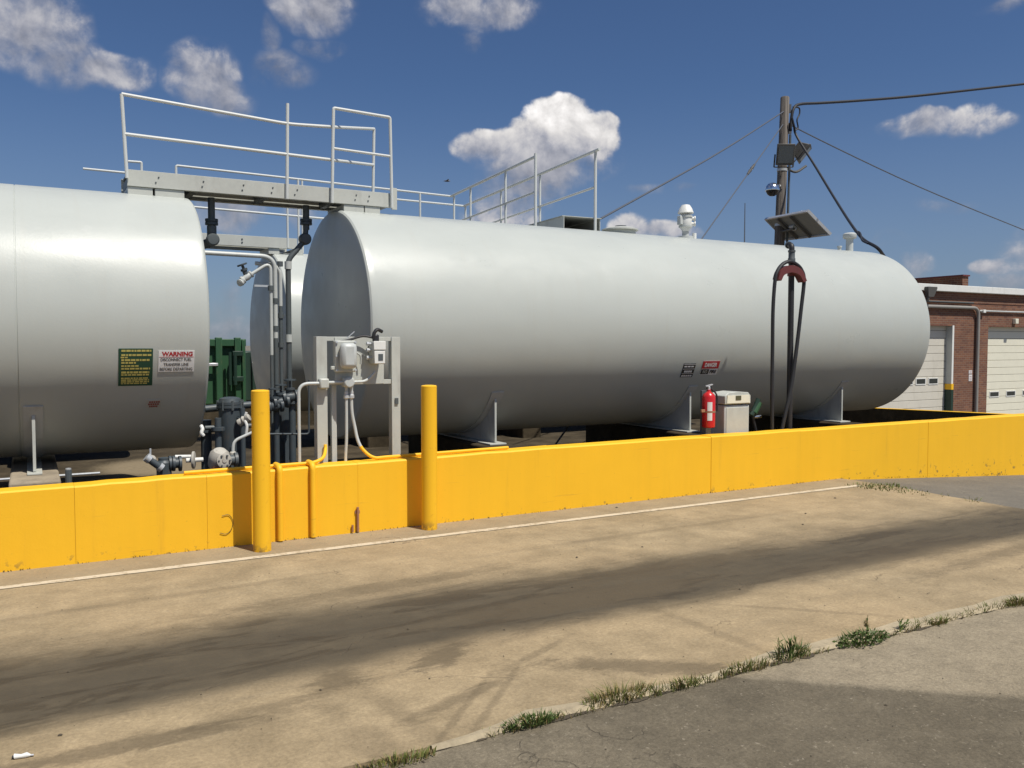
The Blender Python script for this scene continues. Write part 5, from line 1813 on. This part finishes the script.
wz1 = G(933, 379).z; wz0 = G(933, 384).z
wA = G(929, 381, YBL + .2).x; wB = G(937.5, 381, YBL + .2).x
garage_door(d1l, d1r, zd1, [(wA - .62 * k, wB - .62 * k) for k in range(-0, 6)], wz0, wz1, .245, M['door_white'])
wz1 = G(994, 392.7).z; wz0 = G(994, 397).z
wA = G(990, 394, YBL + .2).x; wB = G(998.5, 394, YBL + .2).x
st_ = G(1006.7, 394, YBL + .2).x - wA
garage_door(d2l, d2r, zd2, [(wA + st_ * k, wB + st_ * k) for k in range(0, 6)], wz0, wz1, .245, M['cream'])
# painted steel jambs, white corner bead, yellow and green guard
zyl0, zyl1 = G(948, 389.7).z, G(948, 384).z
part('jamb', MB().box(d1r - .045, d1r - .002, YBL + .01, YBL + WD - .095, zyl1 + .003, zd1 - .003), M['pipe_light'], bl, smooth=0)
part('jamb', MB().box(d1l + .002, d1l + .045, YBL + .01, YBL + WD - .095, GZ0, zd1 - .003), M['pipe_light'], bl, smooth=0)
part('corner_bead', MB().box(d1r - .04, d1r + .045, YBL - .014, YBL + .008, zyl1 + .003, zd1 + .02), M['white'], bl, smooth=0)
part('guard_band', MB().box(d1r - .06, d1r + .05, YBL - .03, YBL + WD - .095, zyl0, zyl1), M['yellow_post'], bl, smooth=0)
part('corner_guard', MB().box(d1r - .06, d1r + .05, YBL - .03, YBL + WD - .095, GZ0 - .1, zyl0 - .002), M['green_dark'], bl, smooth=0)
# pipework on the front
r = .055
pz = G(950, 307.2).z
px_ = G(978, 330, YBL - .08).x
part('wall_pipe', MB().tube(fillet([(XBL0 + .5, YBL - .08, pz + .0), (px_, YBL - .08, pz), (px_, YBL - .08, GZ0 + .1)], .28, 8), r, 12), M['wall_pipe'], bl)
pz2 = G(1005, 311.8).z
part('wall_pipe', MB().tube([(px_ + .10, YBL - .05, pz2), (XBL1 - 1, YBL - .05, pz2)], .028, 8), M['pipe_light'], bl)
pz3 = G(945, 302).z
part('wall_pipe', MB().tube([(XBL0 + .5, YBL - .05, pz3), (G(972, 303).x, YBL - .05, pz3)], .022, 8), M['pipe_dark'], bl)
c = G(983, 311.3, YBL - .05)
part('conduit_box', MB().box(c.x - .06, c.x + .08, YBL - .11, YBL - .002, c.z - .05, c.z + .05), M['white'], bl, bevel=.008)
# leader head and downpipe at the left
a, b = G(925.5, 288, YBL - .2), G(934.5, 288, YBL - .2)
zlo = G(930, 297.5).z
zhi = G(930, 287.6).z
cxm = (a.x + b.x) / 2
lh = part('leader_head', MB().prism([(a.x, YBL - .30, zhi), (b.x, YBL - .30, zhi), (b.x, YBL - .30, zhi - .05), (b.x - .16, YBL - .30, zlo), (a.x + .02, YBL - .30, zlo), (a.x, YBL - .30, zhi - .05)], (0, .13, 0)), M['bronze'], bl)
part('outlet', MB().tube(fillet([(a.x + .07, YBL - .235, zlo + .03), (a.x + .07, YBL - .235, zlo - .12), (a.x - .05, YBL + .02, zlo - .22)], .1), .05, 10), M['bronze'], lh)
# wall lamp and notices
c = G(1015.3, 321.3, YBL - .05)
part('wall_lamp', MB().box(c.x - .085, c.x + .085, YBL - .12, YBL - .002, c.z - .085, c.z + .085), M['cream'], bl, bevel=.012)
for k, py in enumerate((372.0, 377.8)):
    c = G(970.5, py, YBL - .01)
    hh = .055 if k == 0 else .105
    nt = part('notice', MB().box(c.x - .085, c.x + .085, YBL - .010, YBL - .001, c.z - hh, c.z + hh), M['sign_white'], bl, smooth=0)
    for q in range(3):
        part('print_line', MB().box(c.x - .06, c.x + .06, YBL - .0125, YBL - .0105, c.z - hh * .7 + q * hh * .55, c.z - hh * .7 + q * hh * .55 + hh * .15), M['fade_red'], nt, smooth=0)
# brick fire wall rising through the roof
fw0 = at(962.3, 286, y=YBL + .5).x
fwt = at(962.3, 274.6, y=YBL + .5).z
part('fire_wall', MB().box(fw0, fw0 + .32, YBL + .5, YBL + 9, zfas1 - .1, fwt - .05), M['brick'], bl, smooth=0)
part('coping', MB().box(fw0 - .03, fw0 + .35, YBL + .46, YBL + 9.05, fwt - .049, fwt), M['redbrown'], bl, smooth=0)


# ------------------------------------------------------------------ weeds and litter
def blades(mb, cx, cy, z, n, rx, ry, h, lean=.6, w=.006, cut=None):
    for _ in range(n):
        a = random.uniform(0, 2 * math.pi)
        rr = math.sqrt(random.random())
        x = cx + rx * rr * math.cos(a)
        y = cy + ry * rr * math.sin(a)
        hh = h * random.uniform(.35, 1.0) * (1.15 - .5 * rr)
        d = Vector((math.cos(a) + random.uniform(-.8, .8), math.sin(a) + random.uniform(-.8, .8), 0)) * hh * lean * random.uniform(.2, 1)
        s = Vector((random.uniform(-1, 1), random.uniform(-1, 1), 0)).normalized() * w * random.uniform(.6, 1.3)
        b = Vector((x, y, z))
        m_ = b + d * .35 + Vector((0, 0, hh * .6))
        t_ = b + d + Vector((0, 0, hh))
        mb.add([b - s, b + s, m_ + s * .8, m_ - s * .8, t_], [(0, 1, 2, 3), (3, 2, 4)])
    return mb


def leaves(mb, cx, cy, z, n, rx, ry, h, ls):
    for _ in range(n):
        a = random.uniform(0, 2 * math.pi)
        rr = math.sqrt(random.random())
        c = Vector((cx + rx * rr * math.cos(a), cy + ry * rr * math.sin(a), z + h * random.random() * (1.1 - rr * .7)))
        d = Vector((random.uniform(-1, 1), random.uniform(-1, 1), random.uniform(-.2, .7))).normalized() * ls * random.uniform(.6, 1.3)
        s = d.cross(Vector((random.uniform(-1, 1), random.uniform(-1, 1), random.uniform(-1, 1)))).normalized() * ls * .28
        mb.add([c, c + d * .5 + s, c + d, c + d * .5 - s], [(0, 1, 2, 3)])
    return mb


mbd = MB()
x = 1.0
while x < 7.5:
    L_ = random.uniform(.05, .22)
    w_ = random.uniform(.006, .022)
    y_ = JOINT_Y - .03 + random.uniform(-.012, .008)
    mbd.add([(x, y_, -.0105), (x + L_ * .3, y_ - w_, -.0105), (x + L_ * .8, y_ - w_ * .6, -.0105), (x + L_, y_ + .004, -.0105), (x + L_ * .6, y_ + w_ * .8, -.008), (x + L_ * .2, y_ + w_ * .7, -.008)], [(0, 1, 2, 3, 4, 5)])
    x += random.uniform(.04, .16)
solo('joint_soil', mbd, M['debris'], (3, JOINT_Y, 0), smooth=0, recalc=False, label='dark soil and litter lying in the pavement joint', cat='soil', kind='stuff')
# thin growth along the joint: nobody could count it
mb = MB()
mbs = MB()
x = 1.05
while x < 6.2:
    dens_ = .5 + .5 * math.sin(x * 3.1) + .35 * math.sin(x * 7.7 + 1)
    if dens_ > .1:
        blades(mb, x, JOINT_Y - .03 + random.uniform(-.012, .012), -.012, int(4 + 9 * dens_), .05, .022, .035 + .03 * max(0, dens_), .9, .0022)
    if dens_ > .2:
        blades(mbs, x + random.uniform(-.05, .05), JOINT_Y - .035, -.012, 6, .06, .022, .04, 1.1, .002)
    x += .05
solo('joint_grass', mb, M['leaf'], (3, JOINT_Y, 0), smooth=0, recalc=False, label='thin short grass growing along the pavement joint', cat='grass', kind='stuff')
solo('dry_grass', mbs, M['straw'], (3, JOINT_Y, 0), smooth=0, recalc=False, label='dry yellow grass mixed along the pavement joint', cat='grass', kind='stuff')


def tuft(label, px, py, n, rx, ry, h, w=.003, mat='leaf', leafy=0, stalk=0, dry=.15):
    c = at(px, py, z=0)
    c.z = -.008
    t_ = thing('grass_tuft', label, 'grass', c, 'grass tufts along the joint')
    part('blades', blades(MB(), c.x, c.y, c.z, n, rx, ry, h, .8, w), M[mat], t_, smooth=0, recalc=False)
    if dry:
        part('dry_blades', blades(MB(), c.x, c.y, c.z, int(n * dry), rx, ry, h * .9, 1.0, w), M['straw'], t_, smooth=0, recalc=False)
    if leafy:
        part('leaves', leaves(MB(), c.x, c.y, c.z, leafy, rx * 1.1, ry * 1.1, h * .7, .022), M['leaf_dark'], t_, smooth=0, recalc=False)
    return t_


tuft('low grass tuft at the bottom edge of the pavement joint, nearest the viewer', 398, 761, 150, .16, .035, .045, mat='leaf', dry=.5)
tuft('dense green grass tuft on the joint, second from the bottom', 532, 722, 260, .13, .035, .055, mat='leaf_dark', leafy=60)
tuft('tall wispy grass tuft on the joint at the middle of the lower edge', 618, 697, 240, .19, .04, .085, w=.002, dry=.8)
tuft('short dry tuft on the joint right of the wispy one', 683, 684, 90, .08, .03, .05, dry=.6)
tuft('spiky grass tuft on the joint with a few upright stems', 745, 668, 120, .16, .035, .07, w=.0025, dry=.5)
tuft('spiky upright tuft on the joint just left of the leafy clump', 790, 655, 130, .13, .035, .10, w=.003, mat='leaf_dark', dry=.2)
tuft('large leafy green clump on the joint, greenest of all', 862, 640, 200, .17, .07, .075, mat='leaf_dark', leafy=300, dry=.05)
tuft('small brownish tuft on the joint right of the seedling stems', 938, 622, 80, .07, .03, .045, dry=.6)
tuft('dry tuft on the joint at the right edge', 1018, 603, 120, .10, .035, .06, dry=.7)


def stalk(label, px, py, h, n=1, head=True, spread=.03):
    c = at(px, py, z=0)
    t_ = thing('weed', label, 'weed', c, 'tall weeds on the joint')
    for k in range(n):
        b = c + Vector((random.uniform(-spread, spread), random.uniform(-.01, .01), -.01))
        top = b + Vector((random.uniform(-.03, .03), random.uniform(-.02, .02), h * random.uniform(.7, 1)))
        st = part('stem', MB().tube([b, lerp(b, top, .5) + Vector((.006, 0, 0)), top], [.003, .0025, .002], 5), M['leaf'], t_)
        if head:
            mb_ = MB()
            leaves(mb_, top.x, top.y, top.z - .05, 60, .010, .010, .07, .012)
            part('seed_head', mb_, M['straw'], st, smooth=0, recalc=False)
        mb_ = MB()
        for q in range(6):
            p_ = lerp(b, top, .15 + .12 * q)
            d = Vector((random.uniform(-1, 1), random.uniform(-.5, .5), .5)).normalized() * .035
            s = Vector((0, 0, 1)).cross(d).normalized() * .006
            mb_.add([p_, p_ + d * .5 + s, p_ + d, p_ + d * .5 - s], [(0, 1, 2, 3)])
        part('leaf', mb_, M['leaf_dark'], st, smooth=0, recalc=False)
    return t_


stalk('single tall weed stalk with brown seed head above the leafy clump', 869, 634, .12)
stalk('group of upright weed stems left of the leafy clump', 786, 655, .11, 4, False, .06)
stalk('two short seedling stems with open leaves right of the leafy clump', 905, 629, .075, 3, False, .06)
# grass where slab, asphalt and wall meet
mb = MB()
for px, py, n, rx in ((862, 485.5, 70, .25), (880, 486.5, 160, .30), (893, 489, 110, .25), (912, 492, 40, .2), (935, 495.5, 14, .2), (974, 500.5, 24, .10)):
    c = at(px, py, z=0)
    blades(mb, c.x, c.y, -.008, n, rx, .12, .055, .9, .005)
solo('edge_grass', mb, M['leaf'], at(885, 487, z=0), smooth=0, recalc=False, label='green grass strip at the corner of the slab and the yellow wall', cat='grass', kind='stuff')
mb = MB()
for i in range(160):
    x = random.uniform(-.5, 11.5)
    z = min(0, gz(x))
    blades(mb, x, WALL_Y - .012, z, 2, .05, .008, .02, .9, .003)
solo('wall_foot_debris', mb, M['debris'], (4, WALL_Y, 0), smooth=0, recalc=False, label='dark dry debris caught along the foot of the yellow wall', cat='debris', kind='stuff')
mb = MB()
for i in range(420):
    x = random.uniform(-.5, 8)
    y = random.uniform(2.2, 6.6)
    s = random.uniform(.0012, .0042) * (3 if random.random() < .05 else 1)
    a = random.uniform(0, 6.28)
    z = .003 if y > JOINT_Y + .05 else -.012
    u = Vector((math.cos(a), math.sin(a), 0)) * s
    v = Vector((-math.sin(a), math.cos(a), 0)) * s * random.uniform(.4, 1)
    c = Vector((x, y, z))
    mb.add([c - u - v, c + u - v, c + u + v, c - u + v, c + Vector((0, 0, s * .7))], [(0, 1, 4), (1, 2, 4), (2, 3, 4), (3, 0, 4)])
solo('grit', mb, M['debris'], (3, 4, 0), smooth=0, recalc=False, label='scattered dark grit and leaf bits on the pavement', cat='grit', kind='stuff')
c = at(23, 758, z=0)
lt = thing('plastic_bottle', 'crushed clear plastic bottle lying at the lower left corner', 'litter', c)
d = (RT * .95 + FH * .3).normalized()
part('body', MB().tube([c - d * 0.031 + UP * 0.0087, c - d * 0.0279 + UP * 0.0099, c - d * 0.0062 + UP * 0.0081, c + d * 0.0124 + UP * 0.0105, c + d * 0.0248 + UP * 0.0074], [0.0037, 0.0105, 0.0074, 0.0099, 0.0043], 12), M['white'], lt)
part('neck', MB().tube([c + d * 0.0248 + UP * 0.0074, c + d * 0.036 + UP * 0.0068], 0.0037, 10), M['alu'], lt)
part('cap', MB().tube([c - d * 0.036 + UP * 0.0081, c - d * 0.031 + UP * 0.0081], 0.0062, 10), M['black'], lt)
